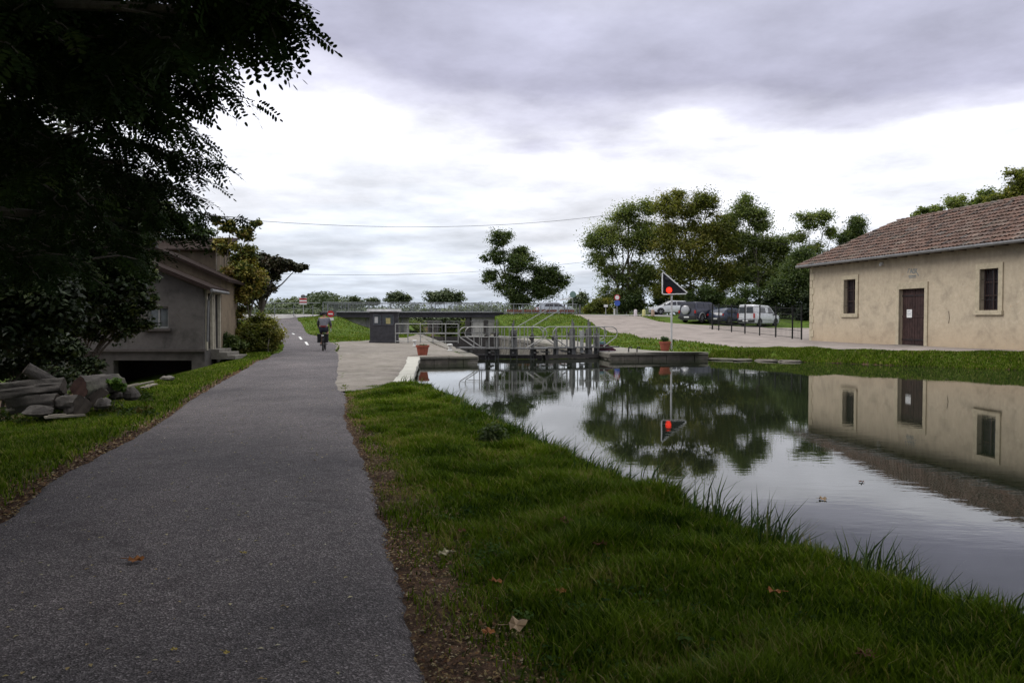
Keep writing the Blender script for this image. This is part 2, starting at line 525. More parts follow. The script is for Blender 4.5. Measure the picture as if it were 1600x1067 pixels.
# straw coloured worn turf on embankment
m, t, b = newmat('ground_soil_and_turf')
tcn = t.nodes.new('ShaderNodeTexCoord')
nA = noise_node(t, 1.1, 5); nB = noise_node(t, 14, 6, .7); nC = noise_node(t, 90, 4, .7)
g1 = ramp_node(t, nA.outputs[0], [(.3, (.042, .068, .008)), (.5, (.065, .108, .010)), (.7, (.105, .145, .022))])
g2 = ramp_node(t, nB.outputs[0], [(.3, (.55, .6, .5)), (.55, (1, 1, 1)), (.75, (1.35, 1.25, 1.2))])
g = mixc(t, 1, g1, g2, 'MULTIPLY')
s1 = ramp_node(t, nB.outputs[0], [(.3, (.045, .030, .020)), (.48, (.095, .065, .042)), (.62, (.16, .11, .07)), (.75, (.21, .17, .12))])
s2 = ramp_node(t, nC.outputs[0], [(.35, (.5, .45, .45)), (.6, (1.1, 1.0, 1.0)), (.72, (1.7, 1.5, 1.3))])
s_ = mixc(t, 1, s1, s2, 'MULTIPLY')
ma = t.nodes.new('ShaderNodeMath'); ma.operation = 'ADD'
t.links.new(attr(t, 'litter'), ma.inputs[0])
mb = t.nodes.new('ShaderNodeMath'); mb.operation = 'MULTIPLY_ADD'
t.links.new(nB.outputs[0], mb.inputs[0]); mb.inputs[1].default_value = 1.6; mb.inputs[2].default_value = -1.0
t.links.new(mb.outputs[0], ma.inputs[1])
mr = ramp_node(t, ma.outputs[0], [(.15, (0, 0, 0)), (.5, (1, 1, 1))])
t.links.new(mixc(t, mr, g, s_), b.inputs['Base Color'])
b.inputs['Roughness'].default_value = .95
b.inputs['Specular IOR Level'].default_value = .15
bump(t, b, nC.outputs[0], .6, .02)
ground = fastmesh('ground', V, Q, m, attrs={'litter': lit.ravel()}, smooth=True)
struct(ground)

def sheet(name, xl, xr, ys, n, m, dz=.012, at_=None):
    us = np.linspace(0, 1, n)
    YY, UU = np.meshgrid(ys, us, indexing='ij')
    XL = xl(YY); XR = xr(YY)
    XX = XL + (XR - XL) * UU
    ZZ = H0(XX, YY) + dz
    edge = np.minimum(UU, 1 - UU) * (XR - XL)
    ZZ = ZZ - .05 * np.clip(1 - edge / .06, 0, 1)
    V = np.stack([XX.ravel(), YY.ravel(), ZZ.ravel()], 1)
    a, bb = XX.shape
    i = np.arange(a * bb).reshape(a, bb)
    Q = np.stack([i[:-1, :-1].ravel(), i[:-1, 1:].ravel(), i[1:, 1:].ravel(), i[1:, :-1].ravel()], 1)
    return struct(fastmesh(name, V, Q, m, smooth=True))

# asphalt with visible aggregate
def asphalt(name, dk, lt, agg=115, coarse=True):
    m, t, b = newmat(name)
    c = t.nodes.new('ShaderNodeTexCoord')
    v = t.nodes.new('ShaderNodeTexVoronoi'); v.inputs['Scale'].default_value = agg
    t.links.new(c.outputs['Object'], v.inputs['Vector'])
    sepc = t.nodes.new('ShaderNodeSeparateColor'); t.links.new(v.outputs['Color'], sepc.inputs[0])
    stone = ramp_node(t, sepc.outputs[0], [(0, tuple(q * .55 for q in dk)), (.45, dk), (.75, lt), (.93, tuple(q * 1.4 for q in lt)), (1, tuple(q * 2.2 for q in lt))])
    big = noise_node(t, .55, 5, .6)
    pat = ramp_node(t, big.outputs[0], [(.3, (.62, .62, .64)), (.5, (.95, .94, .94)), (.7, (1.25, 1.22, 1.2))])
    mid = noise_node(t, 9, 5, .6)
    pm = ramp_node(t, mid.outputs[0], [(.3, (.82, .82, .82)), (.7, (1.12, 1.12, 1.12))])
    col = mixc(t, 1, mixc(t, 1, stone, pat, 'MULTIPLY'), pm, 'MULTIPLY')
    # fine cracks and worn, damp-stained patches
    wv = t.nodes.new('ShaderNodeVectorMath'); wv.operation = 'MULTIPLY_ADD'
    nz = noise_node(t, 1.6, 5, .65)
    t.links.new(nz.outputs['Color'], wv.inputs[0]); wv.inputs[1].default_value = (.9, .9, 0); t.links.new(c.outputs['Object'], wv.inputs[2])
    ve = t.nodes.new('ShaderNodeTexVoronoi'); ve.feature = 'DISTANCE_TO_EDGE'; ve.inputs['Scale'].default_value = .42
    t.links.new(wv.outputs[0], ve.inputs['Vector'])
    col = mixc(t, 1, col, ramp_node(t, ve.outputs[0], [(.0, (.72, .70, .70)), (.003, (.78, .76, .76)), (.008, (1, 1, 1))]), 'MULTIPLY')
    st_ = noise_node(t, 2.4, 6, .7, dist=.8)
    col = mixc(t, 1, col, ramp_node(t, st_.outputs[0], [(.36, (.80, .78, .78)), (.46, (1, 1, 1)), (.62, (1, 1, 1)), (.72, (1.18, 1.15, 1.1))]), 'MULTIPLY')
    t.links.new(col, b.inputs['Base Color'])
    b.inputs['Roughness'].default_value = .8
    b.inputs['Specular IOR Level'].default_value = .25
    bump(t, b, v.outputs['Distance'], .9, .006)
    return m
M_path = asphalt('worn_asphalt', (.080, .071, .073), (.142, .129, .131))
ys = np.concatenate([np.arange(-8, 20, .05), np.arange(20, 76.1, .5)])
sheet('bike_path', PATHL, PATHR, ys, 26, M_path, .014)

# gravel apron by the lock
m, t, b = newmat('trodden_gravel')
a1 = noise_node(t, 2.2, 6, .65, dist=.6); a2 = noise_node(t, 40, 4, .7)
mp = t.nodes.new('ShaderNodeMapping'); tcx = t.nodes.new('ShaderNodeTexCoord'); t.links.new(tcx.outputs['Object'], mp.inputs[0])
mp.inputs['Scale'].default_value = (.9, 1.7, 1)
a3 = noise_node(t, 1.3, 5, .65, vec=mp.outputs[0])
c1 = ramp_node(t, a3.outputs[0], [(.3, (.12, .105, .088)), (.45, (.195, .17, .145)), (.6, (.235, .21, .18)), (.75, (.29, .265, .235))])
c2 = ramp_node(t, a2.outputs[0], [(.3, (.65, .65, .65)), (.7, (1.3, 1.3, 1.3))])
c3 = ramp_node(t, a1.outputs[0], [(.32, (.62, .64, .55)), (.5, (1, 1, 1))])
t.links.new(mixc(t, 1, mixc(t, 1, c1, c2, 'MULTIPLY'), c3, 'MULTIPLY'), b.inputs['Base Color'])
b.inputs['Roughness'].default_value = .95
bump(t, b, a2.outputs[0], .8, .02)
M_gravel = m
sheet('gravel_apron', lambda y: APL(y) - .5 * (y < 46.5), APR, np.concatenate([np.arange(16.2, 34, .3), np.arange(34, 68.1, .5)]), 24, M_gravel, .009)

m, t, b = newmat('pinkish_road_gravel')
a1 = noise_node(t, .8, 6, .65, dist=.4); a2 = noise_node(t, 30, 5, .7)
c1 = ramp_node(t, a1.outputs[0], [(.3, (.15, .128, .113)), (.5, (.235, .20, .178)), (.7, (.29, .25, .225))])
c2 = ramp_node(t, a2.outputs[0], [(.3, (.75, .75, .75)), (.7, (1.2, 1.2, 1.2))])
t.links.new(mixc(t, 1, c1, c2, 'MULTIPLY'), b.inputs['Base Color'])
b.inputs['Roughness'].default_value = .95
bump(t, b, a2.outputs[0], .5, .02)
M_road = m
sheet('access_road', ROADL, ROADR, np.arange(22, 73.1, .5), 40, M_road, .011)
sheet('lock_side_paving', lambda y: 4.3 - .167 * (y - 34.5), lambda y: np.interp(y, [33.3, 34.3, 36, 40, 50, 57], [8.2, 7.2, 6.3, 5.6, 3.6, 1.0]), np.arange(33.3, 57.1, .4), 12,
      mat('pale_lockside_concrete', (.25, .235, .205), .9, scale=5, var=.3), .01)
# bridge road (crosswise sheet)
def cross_sheet(name, x0, x1, f0, f1, m, dz, step=1.0):
    xs = np.arange(x0, x1 + .01, step); us = np.linspace(0, 1, 8)
    XX, UU = np.meshgrid(xs, us, indexing='ij')
    YY = f0(XX) + (f1(XX) - f0(XX)) * UU
    ZZ = H0(XX, YY) + dz
    return XX, YY, ZZ
XX, YY, ZZ = cross_sheet('bridge_road', -60, 15.5, lambda x: 71.5 + x * .167, lambda x: 77.3 + x * .167, None, .02)
ZZ = np.where((XX > -17) & (XX < 0), 2.1, ZZ)
a, bb = XX.shape; i = np.arange(a * bb).reshape(a, bb)
# the bridge deck carries the stretch over the canal, the road sheet the rest
keep = ~((XX[:-1, 0] > -16.4) & (XX[1:, 0] < -.6))
Q = np.concatenate([np.stack([i[k, :-1], i[k, 1:], i[k + 1, 1:], i[k + 1, :-1]], 1) for k in range(a - 1) if keep[k]])
struct(fastmesh('bridge_road', np.stack([XX.ravel(), YY.ravel(), ZZ.ravel()], 1), Q, mat('pale_road_surface', (.27, .26, .25), .9, scale=4), smooth=True))

# painted dashes on the bike path
M_paint = mat('road_paint', (.72, .72, .70), .6, scale=30, var=.35)
dash = [((481, 539.4), (474, 533)), ((471, 530.2), (465, 525.5)), ((459.5, 522.5), (449, 516.5)), ((445, 514.8), (438, 511.5))]
zc = [.28, .47, .66, .95]
for (p, q), z in zip(dash, zc):
    A = gz(*p, z); B = gz(*q, z + .03)
    d = (B - A); L = min(d.length, 3.0); d.normalize(); s = Vector((d.y, -d.x, 0)).normalized() * .065
    n = 6; vs = []
    for k in range(n + 1):
        c = A + d * (L * k / n)
        for sg in (-1, 1):
            w = c + s * sg
            vs.append((w.x, w.y, float(H0([w.x], [w.y])[0]) + .024))
    mbx = MB().add(vs, [(2 * k, 2 * k + 1, 2 * k + 3, 2 * k + 2) for k in range(n)])
    struct(mbx.build('lane_marking', M_paint))

# ------------------------------------------------------------------ water
def watermat(name, deep, sc=1.0, st=.05):
    m, t, b = newmat(name)
    b.inputs['Base Color'].default_value = (*deep, 1)
    b.inputs['Roughness'].default_value = .015
    b.inputs['IOR'].default_value = 1.333
    b.inputs['Specular IOR Level'].default_value = .5
    c = t.nodes.new('ShaderNodeTexCoord')
    mp = t.nodes.new('ShaderNodeMapping'); t.links.new(c.outputs['Object'], mp.inputs[0])
    mp.inputs['Rotation'].default_value = (0, 0, R(20)); mp.inputs['Scale'].default_value = (1, 2.2, 1)
    n = noise_node(t, 3.2 * sc, 3, .5, vec=mp.outputs[0])
    n2 = noise_node(t, .35 * sc, 3, .5)
    k = ramp_node(t, n2.outputs[0], [(.4, (.12, .12, .12)), (.62, (1, 1, 1))])
    n3 = mixc(t, 1, n.outputs[0], k, 'MULTIPLY')
    bump(t, b, n3, st, .05)
    return m
M_water = watermat('still_canal_water', (.012, .016, .009), 1.0, .020)
wp = [(5.9,-9),(4.4,0),(2.3,3.6),(1.65,5.2),(.85,7.4),(-.4,11.6),(-1.75,16.2),(-2.4,17.3),(-3.6,30.2),(-1.6,30.8),(-2.0,36.2),(4.1,36.2),(4.2,33.5),(8.2,34.4),(10.7,32.9),(12.9,31.5),(15.4,29.1),(17.8,27.2),(21.8,20),(26.8,8),(34,-9)]
# bank side points are pushed a little under the bank so the surface has no gap
wp[0:7] = [(4.9,-9),(3.4,0),(2.3,3.6),(1.65,5.2),(.85,7.4),(-.4,11.6),(-1.75,16.2)]
o = MB().add([(x, y, 0) for x, y in wp], [tuple(range(len(wp)))]).build('canal_water', M_water); struct(o)
o = MB().add([(-2.6,36.2,-1.9),(4.4,36.2,-1.9),(-1.5,72,-1.9),(-5,110,-1.9),(-15,175,-1.9),(-27,175,-1.9),(-16,110,-1.9),(-8.9,72,-1.9)], [tuple(range(8))]).build('lock_chamber_water', M_water); struct(o)

# ------------------------------------------------------------------ stonework
def stonemat(name, cols, sx=1.1, sy=.35, mortar=(.16, .15, .13), moss=.3, coord='Object', rough=.9):
    m, t, b = newmat(name)
    n = noise_node(t, 3.5, 6, .65); n2 = noise_node(t, .9, 4, .6); n3 = noise_node(t, 35, 4, .7)
    c = ramp_node(t, n.outputs[0], [(.25, cols[0]), (.5, cols[1]), (.75, cols[2])])
    c = mixc(t, 1, c, ramp_node(t, n3.outputs[0], [(.3, (.75, .75, .75)), (.7, (1.2, 1.2, 1.2))]), 'MULTIPLY')
    mo = ramp_node(t, n2.outputs[0], [(.5, (0, 0, 0)), (.72, (moss, moss, moss))])
    c = mixc(t, mo, c, (.07, .085, .035))
    t.links.new(c, b.inputs['Base Color'])
    b.inputs['Roughness'].default_value = rough
    bump(t, b, n3.outputs[0], .8, .02)
    bump2 = bump(t, b, mixc(t, .35, n.outputs[0], n3.outputs[0]), .8, .04)
    MC[name] = m
    return m
M_stone_w = stonemat('weathered_white_coping', ((.30, .29, .25), (.42, .41, .36), (.50, .49, .44)), moss=.25)
M_stone_d = stonemat('dark_wet_masonry', ((.05, .045, .038), (.10, .088, .072), (.17, .15, .125)), moss=.6)
M_stone_m = stonemat('grey_lock_masonry', ((.10, .09, .078), (.17, .155, .132), (.235, .22, .19)), moss=.45)

def line_wall(root, pts, top, bottom, cw, m_wall, m_cap, inward, ch=.16, stone=1.0, nm='stonework'):
    """wall of roughly cut blocks along pts, with separate coping; inward = side vector sign"""
    wv = MB(); cp = MB()
    for a, b2 in zip(pts[:-1], pts[1:]):
        a = Vector((*a, 0)); b2 = Vector((*b2, 0)); d = b2 - a; L = d.length; d.normalize()
        nrm = Vector((d.y, -d.x, 0)) * inward      # towards water
        n = max(1, int(L / stone)); w = L / n
        for k in range(n):
            c = a + d * (w * (k + .5))
            j = random.uniform(-.02, .02)
            cp.box((c - nrm * (cw / 2 - .04 + j)) + Vector((0, 0, top - ch / 2 + random.uniform(-.008, .008))), (w - .018, cw, ch), math.atan2(d.y, d.x) + random.uniform(-.01, .01))
        hh = .24; rows = max(1, int((top - ch - bottom) / hh))
        hh = (top - ch - bottom) / rows
        for r_ in range(rows):
            nn = max(1, int(L / .55)); ww = L / nn; off = (r_ % 2) * ww / 2
            for k in range(nn):
                c = a + d * (ww * (k + .5))
                j = random.uniform(0, .045)
                wv.box((c - nrm * (.2 + j)) + Vector((0, 0, bottom + hh * (r_ + .5))), (ww * .985, .4, hh * .97), math.atan2(d.y, d.x) + random.uniform(-.015, .015))
    wv.build(nm, m_wall, root, bevel=.015)
    cp.build('coping', m_cap, root, bevel=.02)

rt = thing('basin_wall', 'long low stone wall topped by a pale coping strip beside the gravel', 'wall', (-3, 24, 0))
line_wall(rt, [(-2.2, 16.9), (-3.5, 30.1)], .29, -.9, .46, M_stone_d, M_stone_w, 1, nm='wall_face')
rt = thing('quay_wall', 'dark stone quay wall left of the lock gates with the near plant pot on it', 'wall', (-2, 31, 0))
line_wall(rt, [(-3.5, 30.14), (-1.3, 30.62)], .285, -.9, .5, M_stone_d, M_stone_m, 1, ch=.10, nm='wall_face')
rt = thing('quay_wall', 'dark stone quay wall right of the lock gates below the traffic signal', 'wall', (6, 33.5, 0))
line_wall(rt, [(4.08, 33.1), (8.3, 33.75)], .29, -.9, .5, M_stone_d, M_stone_m, 1, ch=.10, nm='wall_face')
rt = thing('lock_wall', 'left stone wall of the lock chamber running towards the bridge', 'wall', (-4, 50, 0))
line_wall(rt, [(-1.3, 30.62), (lockL(71), 71)], .28, -3.4, .55, M_stone_m, M_stone_m, 1, ch=.2, stone=1.4, nm='wall_face')
rt = thing('lock_wall', 'right stone wall of the lock chamber below the grassy embankment', 'wall', (1.5, 50, 0))
line_wall(rt, [(lockR(71), 71), (4.08, 33.12)], .28, -3.4, .55, M_stone_m, M_stone_m, 1, ch=.2, stone=1.4, nm='wall_face')
# rubble edge where the right quay meets the grass bank
for k, (x, y) in enumerate([(8.75, 33.2), (9.5, 32.8), (10.3, 32.3), (11.1, 31.8)]):
    rr = MB(); n = 9
    rr.lathe((0, 0, -.12), [(.40, 0), (.44, .05), (.40, .13), (.30, .17), (.05, .175)], n)
    o = rr.build('edge_stone', M_stone_d, None, smooth=True)
    for v in o.data.vertices: v.co *= random.uniform(.75, 1.2)
    o.location = (x, y, .03); o.rotation_euler = (0, 0, k * 1.3 - .55); o.scale = (1.5, .8, .8)
    tag(o, ['rough stone at the foot of the grass bank, nearest the traffic signal', 'second rough edging stone right of the quay wall', 'third rough edging stone right of the quay wall', 'last rough edging stone where the grass bank reaches the water'][k], 'stone', 'stones edging the bank')
# ------------------------------------------------------------------ plaster etc
def plaster(name, base, stain, low, zlow=.9, zhigh=3.6):
    m, t, b = newmat(name)
    c = t.nodes.new('ShaderNodeTexCoord'); s = t.nodes.new('ShaderNodeSeparateXYZ'); t.links.new(c.outputs['Object'], s.inputs[0])
    n = noise_node(t, 1.1, 7, .65, dist=.5); n2 = noise_node(t, 6, 6, .7); n3 = noise_node(t, 60, 3, .6)
    mp = t.nodes.new('ShaderNodeMapping'); t.links.new(c.outputs['Object'], mp.inputs[0]); mp.inputs['Scale'].default_value = (2.5, 2.5, .35)
    n4 = noise_node(t, 1.6, 5, .6, vec=mp.outputs[0])
    col = ramp_node(t, n.outputs[0], [(.3, stain), (.48, base), (.7, tuple(min(1, q * 1.13) for q in base))])
    col = mixc(t, 1, col, ramp_node(t, n2.outputs[0], [(.3, (.86, .84, .82)), (.7, (1.08, 1.08, 1.06))]), 'MULTIPLY')
    n5 = noise_node(t, 1.9, 8, .72, dist=1.2)
    col = mixc(t, ramp_node(t, n5.outputs[0], [(.60, (0, 0, 0)), (.625, (.5, .5, .5))]), col, tuple(min(1, q * 1.22) for q in base))
    n6 = noise_node(t, 2.6, 8, .75, dist=1.5)
    col = mixc(t, ramp_node(t, n6.outputs[0], [(.62, (0, 0, 0)), (.64, (.55, .55, .55))]), col, low)
    # rain streaks high up, ochre splash zone low down
    a = t.nodes.new('ShaderNodeMapRange'); t.links.new(s.outputs[2], a.inputs[0])
    a.inputs[1].default_value = zhigh - .9; a.inputs[2].default_value = zhigh + .6; a.inputs[3].default_value = 0; a.inputs[4].default_value = 1
    mm = t.nodes.new('ShaderNodeMath'); mm.operation = 'MULTIPLY'; t.links.new(a.outputs[0], mm.inputs[0]); t.links.new(n4.outputs[0], mm.inputs[1])
    col = mixc(t, mm.outputs[0], col, tuple(q * .55 for q in stain))
    a2 = t.nodes.new('ShaderNodeMapRange'); t.links.new(s.outputs[2], a2.inputs[0])
    a2.inputs[1].default_value = zlow; a2.inputs[2].default_value = 0; a2.inputs[3].default_value = 0; a2.inputs[4].default_value = .9
    m2 = t.nodes.new('ShaderNodeMath'); m2.operation = 'MULTIPLY'; t.links.new(a2.outputs[0], m2.inputs[0]); t.links.new(n2.outputs[0], m2.inputs[1])
    col = mixc(t, m2.outputs[0], col, low)
    t.links.new(col, b.inputs['Base Color'])
    b.inputs['Roughness'].default_value = .93
    b.inputs['Specular IOR Level'].default_value = .2
    bump(t, b, n2.outputs[0], .35, .015)
    return m
M_plaster = plaster('aged_ochre_render', (.46, .395, .30), (.33, .285, .22), (.41, .29, .185), 1.2, 3.6)
M_dress = mat('dressed_window_stone', (.46, .40, .29), .85, scale=7, var=.2)
M_wood_door = mat('dark_oxblood_door', (.050, .028, .026), .7, scale=5, var=.4, bumps=.3)
M_black = mat('black_iron', (.018, .018, .02), .5, scale=20, var=.3, bumps=.05)
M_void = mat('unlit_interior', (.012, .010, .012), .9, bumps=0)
M_zinc = mat('dull_zinc', (.20, .20, .20), .5, metal=.6, scale=8)
m, t, b = newmat('canal_tiles')
c1 = ramp_node(t, attr(t, 'rnd'), [(0, (.04, .030, .027)), (.25, (.095, .058, .044)), (.5, (.145, .082, .06)), (.7, (.12, .085, .07)), (.9, (.21, .155, .125)), (1, (.09, .078, .072))])
n2 = noise_node(t, 1.3, 4); n3 = noise_node(t, 18, 5, .7)
c1 = mixc(t, 1, c1, ramp_node(t, n3.outputs[0], [(.3, (.6, .6, .62)), (.65, (1.15, 1.12, 1.1))]), 'MULTIPLY')
c1 = mixc(t, ramp_node(t, n2.outputs[0], [(.52, (0, 0, 0)), (.72, (.55, .55, .55))]), c1, (.13, .12, .095))
t.links.new(c1, b.inputs['Base Color']); b.inputs['Roughness'].default_value = .9
bump(t, b, n3.outputs[0], .5, .01)
M_tile = m

def tile_slope(name, parent, o, u, s, wfun, slen, cw=.21, rh=.36, amp=.055, w0=0, w1=17, m=None):
    """half round tiles: o origin at eave, u along eave, s up the slope; wfun(sl)->(xmin,xmax)"""
    m = m or M_tile
    u = np.array(u, float); s = np.array(s, float); nr = np.cross(u, s); nr /= np.linalg.norm(nr)
    if nr[2] < 0: nr = -nr
    V = []; Q = []; A = []
    ncol = int((w1 - w0) / cw); nrow = int(math.ceil(slen / rh)); K = 6
    for c in range(ncol):
        xc = w0 + cw * (c + .5)
        for r_ in range(nrow):
            a0 = r_ * rh; a1 = min((r_ + 1) * rh + .05, slen + .02)
            lo, hi = wfun(a0 + rh * .5)
            if not (lo <= xc <= hi): continue
            j = random.uniform(-.022, .022); tw = random.uniform(-.035, .035)
            rn = min(1, max(0, random.gauss(.45, .24)))
            base = len(V)
            lift0 = .030 + random.uniform(0, .03)
            for q, (a_, lift, wd) in enumerate(((a0, lift0, 1.0), (a1, 0.0, .86))):
                for k in range(K + 1):
                    th = PI * k / K
                    x = xc + j + (tw if q else 0) - math.cos(th) * cw * .46 * wd
                    h = math.sin(th) * amp * wd + lift
                    V.append(np.array(o) + u * x + s * a_ + nr * h); A.append(rn)
            for k in range(K):
                Q.append((base + k, base + k + 1, base + K + 2 + k, base + K + 1 + k))
    # channel layer beneath
    return fastmesh(name, np.array(V), np.array(Q), m, parent, {'rnd': A}, smooth=True)

# ------------------------------------------------------------------ right hand house
C0 = (16.38, 44.0)
ua = math.atan2(-.9863, .1652)
hr = thing('stone_house', 'long ochre rendered canal building with a red tiled roof and brown double doors', 'house', (C0[0], C0[1], .42), ua)
HL, HW, HE = 17.0, 6.4, 4.27
w = MB()
holes = [(3.78 - .5, 3.78 + .5, 1.54, 3.25), (8.52 - .86, 8.52 + .86, .05, 2.62), (13.08 - .48, 13.08 + .48, 1.62, 3.23)]
w.wall((0, 0, -.6), (1, 0, 0), (0, 0, 1), HL, HE + .6, .28, (0, -1, 0), [(a, b2, c + .6, d + .6) for a, b2, c, d in holes])
w.wall((HL, 0, -.6), (0, 1, 0), (0, 0, 1), HW, HE + .6, .3, (1, 0, 0))
w.wall((HL, HW, -.6), (-1, 0, 0), (0, 0, 1), HL, HE + .6, .3, (0, 1, 0))
w.wall((0, HW, -.6), (0, -1, 0), (0, 0, 1), HW, HE + .6, .3, (-1, 0, 0))
w.build('wall', M_plaster, hr, local=True, recalc=False)
ez, rz_, rs = 4.15, 6.32, 3.0
sl = math.hypot(HW / 2 + .5, rz_ - ez)
pit = ((HW / 2 + .5) / sl, (rz_ - ez) / sl)
rsl = rs + .5
def wf(a): f = a / sl; return (-.5 + rsl * f, HL + .5 - rsl * f)
rf = MB()
e0 = [(-.5, -.5, ez - .03), (HL + .5, -.5, ez - .03), (HL + .5, HW + .5, ez - .03), (-.5, HW + .5, ez - .03)]
r0 = [(rs, HW / 2, rz_ - .02), (HL - rs, HW / 2, rz_ - .02)]
rf.add(e0 + r0, [(0, 1, 5, 4), (1, 2, 5), (2, 3, 4, 5), (3, 0, 4), (3, 2, 1, 0)])
roof = rf.build('roof', mat('roof_channel_tiles', (.14, .085, .065), .9, scale=9, var=.4), hr, local=True)
tl = tile_slope('tiles', roof, (0, -.53, ez), (1, 0, 0), (0, pit[0], pit[1]), wf, sl, w0=-.5, w1=HL + .5)
tl2 = tile_slope('tiles', roof, (0, HW + .53, ez), (1, 0, 0), (0, -pit[0], pit[1]), wf, sl, w0=-.5, w1=HL + .5, cw=.42, amp=.07, rh=.7)
hs = math.hypot(rs + .5, rz_ - ez)
def wh(a): f = a / hs; return (-.5 + (HW / 2 + .5) * f, HW + .5 - (HW / 2 + .5) * f)
tile_slope('tiles', roof, (-.53, 0, ez), (0, 1, 0), ((rs + .5) / hs, 0, (rz_ - ez) / hs), wh, hs, w0=-.5, w1=HW + .5)
tile_slope('tiles', roof, (HL + .53, 0, ez), (0, 1, 0), (-(rs + .5) / hs, 0, (rz_ - ez) / hs), wh, hs, w0=-.5, w1=HW + .5)
def ridge(a, b2, parent, step=.38, r=.11):
    V = []; Q = []; A = []
    a = Vector(a); b2 = Vector(b2); d = b2 - a; L = d.length; d.normalize(); sd_ = d.cross(Vector((0, 0, 1))).normalized(); up = sd_.cross(d)
    n = int(L / step)
    for k in range(n):
        rn = random.random(); base = len(V)
        for q, (tt, rr, lf) in enumerate(((k * step, r, .03), ((k + 1) * step + .05, r * .85, 0))):
            for i in range(7):
                th = PI * i / 6
                V.append(a + d * tt + sd_ * (-math.cos(th) * rr) + up * (math.sin(th) * rr * .8 + lf - .02)); A.append(rn)
        for i in range(6): Q.append((base + i, base + i + 1, base + 8 + i, base + 7 + i))
    return fastmesh('ridge_tiles', np.array([tuple(v) for v in V]), np.array(Q), M_tile, parent, {'rnd': A}, smooth=True)
ridge((rs - .1, HW / 2, rz_ + .03), (HL - rs + .1, HW / 2, rz_ + .03), roof)
ridge((-.5, -.5, ez + .04), (rs, HW / 2, rz_ + .04), roof)
ridge((HL + .5, -.5, ez + .04), (HL - rs, HW / 2, rz_ + .04), roof)
g = MB(); g.tube([(-.5, -.57, ez - .02), (HL + .5, -.57, ez - .05)], .07, 8); g.build('gutter', M_zinc, hr, local=True, smooth=True)
for k in range(24):
    g = MB(); g.box((.1 + k * .73, -.27, ez - .06), (.08, .52, .09)); g.build('rafter_end', mat('weathered_timber', (.10, .075, .055), .85, scale=6, var=.4), hr, local=True)
# windows: each a dark opening with a stone surround, bars, and casement
for (a, b2, c, d) in (holes[0], holes[2]):
    wi = MB(); wi.box(((a + b2) / 2, .25, (c + d) / 2), (b2 - a, .03, d - c))
    wn_ = wi.build('window', mat('dusty_dark_glass', (.03, .022, .026), .18, bumps=0, spec=.5), hr, local=True)
    f = MB(); T = .22
    f.box((a - T / 2, .0, (c + d) / 2), (T, .11, d - c + .02)); f.box((b2 + T / 2, .0, (c + d) / 2), (T, .11, d - c + .02))
    f.box(((a + b2) / 2, .0, d + .11), (b2 - a + 2 * T, .112, .22)); f.box(((a + b2) / 2, -.02, c - .09), (b2 - a + 2 * T + .06, .16, .18))
    f.build('surround', M_dress, wn_, local=True, bevel=.008)
    f = MB(); fw = .05
    for x in (a + fw / 2, (a + b2) / 2, b2 - fw / 2): f.box((x, .2, (c + d) / 2), (fw, .05, d - c))
    for z in (c + fw / 2, c + (d - c) * .36, c + (d - c) * .68, d - fw / 2): f.box(((a + b2) / 2, .195, z), (b2 - a, .05, fw))
    f.build('casement', mat('brown_casement_paint', (.06, .036, .032), .6, bumps=.1), wn_, local=True)
    f = MB()
    for k in range(1, 7): f.tube([(a + (b2 - a) * k / 7, .06, c), (a + (b2 - a) * k / 7, .06, d)], .010, 6)
    for z in (c + .4, d - .4): f.tube([(a, .06, z), (b2, .06, z)], .010, 6)
    f.build('bars', M_black, wn_, local=True)
a, b2, c, d = holes[1]
dr_ = MB()
for sgn in (0, 1):
    x0 = a + sgn * (b2 - a) / 2; ww = (b2 - a) / 2 - .015
    for k in range(5): dr_.box((x0 + ww * (k + .5) / 5 + .008, .17, (c + d) / 2), (ww / 5 - .012, .05, d - c - .04))
    for z in (c + .3, (c + d) / 2 + .05, d - .3): dr_.box((x0 + ww / 2 + .008, .138, z), (ww, .03, .10))
door = dr_.build('door', M_wood_door, hr, local=True, bevel=.004)
for sgn in (0, 1):
    x0 = a + sgn * (b2 - a) / 2; ww = (b2 - a) / 2 - .015
    for z in (c + .3, d - .3):
        f = MB(); f.box((x0 + ww / 2, .12, z), (ww * .9, .012, .04)); f.build('hinge_strap', M_black, door, local=True)
f = MB(); f.box((a + .52, .118, 1.52), (.36, .006, .36)); f.build('notice', mat('white_paper', (.75, .75, .74), .7, bumps=0), door, local=True)
f = MB(); f.box((a + .52, .113, 1.56), (.24, .004, .02)); f.box((a + .52, .113, 1.50), (.26, .004, .02)); f.box((a + .50, .113, 1.44), (.20, .004, .02)); f.box((a + .52, .113, 1.63), (.16, .004, .035))
f.build('notice_print', mat('grey_print', (.35, .38, .42), .7, bumps=0), door, local=True)
f = MB(); T = .2
f.box((a - T / 2, .0, (c + d) / 2 - .1), (T, .11, d - c + .2)); f.box((b2 + T / 2, .0, (c + d) / 2 - .1), (T, .11, d - c + .2)); f.box(((a + b2) / 2, .0, d + .14), (b2 - a + 2 * T, .112, .28))
f.build('door_surround', M_dress, hr, local=True, bevel=.008)
f = MB(); f.box(((a + b2) / 2, -.14, .05), (b2 - a + .3, .5, .12)); f.build('door_step', M_stone_m, hr, local=True, bevel=.01)
f = MB()
for k in range(11):
    z = -.1 + k * .385; lw = .42 if k % 2 else .27
    f.box((lw / 2 - .022, .10, z + .19), (lw, .26, .37))
    if k % 2 == 0: f.box((.11, .18, z + .19), (.26, .41, .366))
f.build('corner_stones', M_dress, hr, local=True, bevel=.012)
f = MB()
for k in range(11):
    z = -.1 + k * .385; lw = .42 if k % 2 else .27
    f.box((HL - lw / 2 + .022, .10, z + .19), (lw, .26, .37))
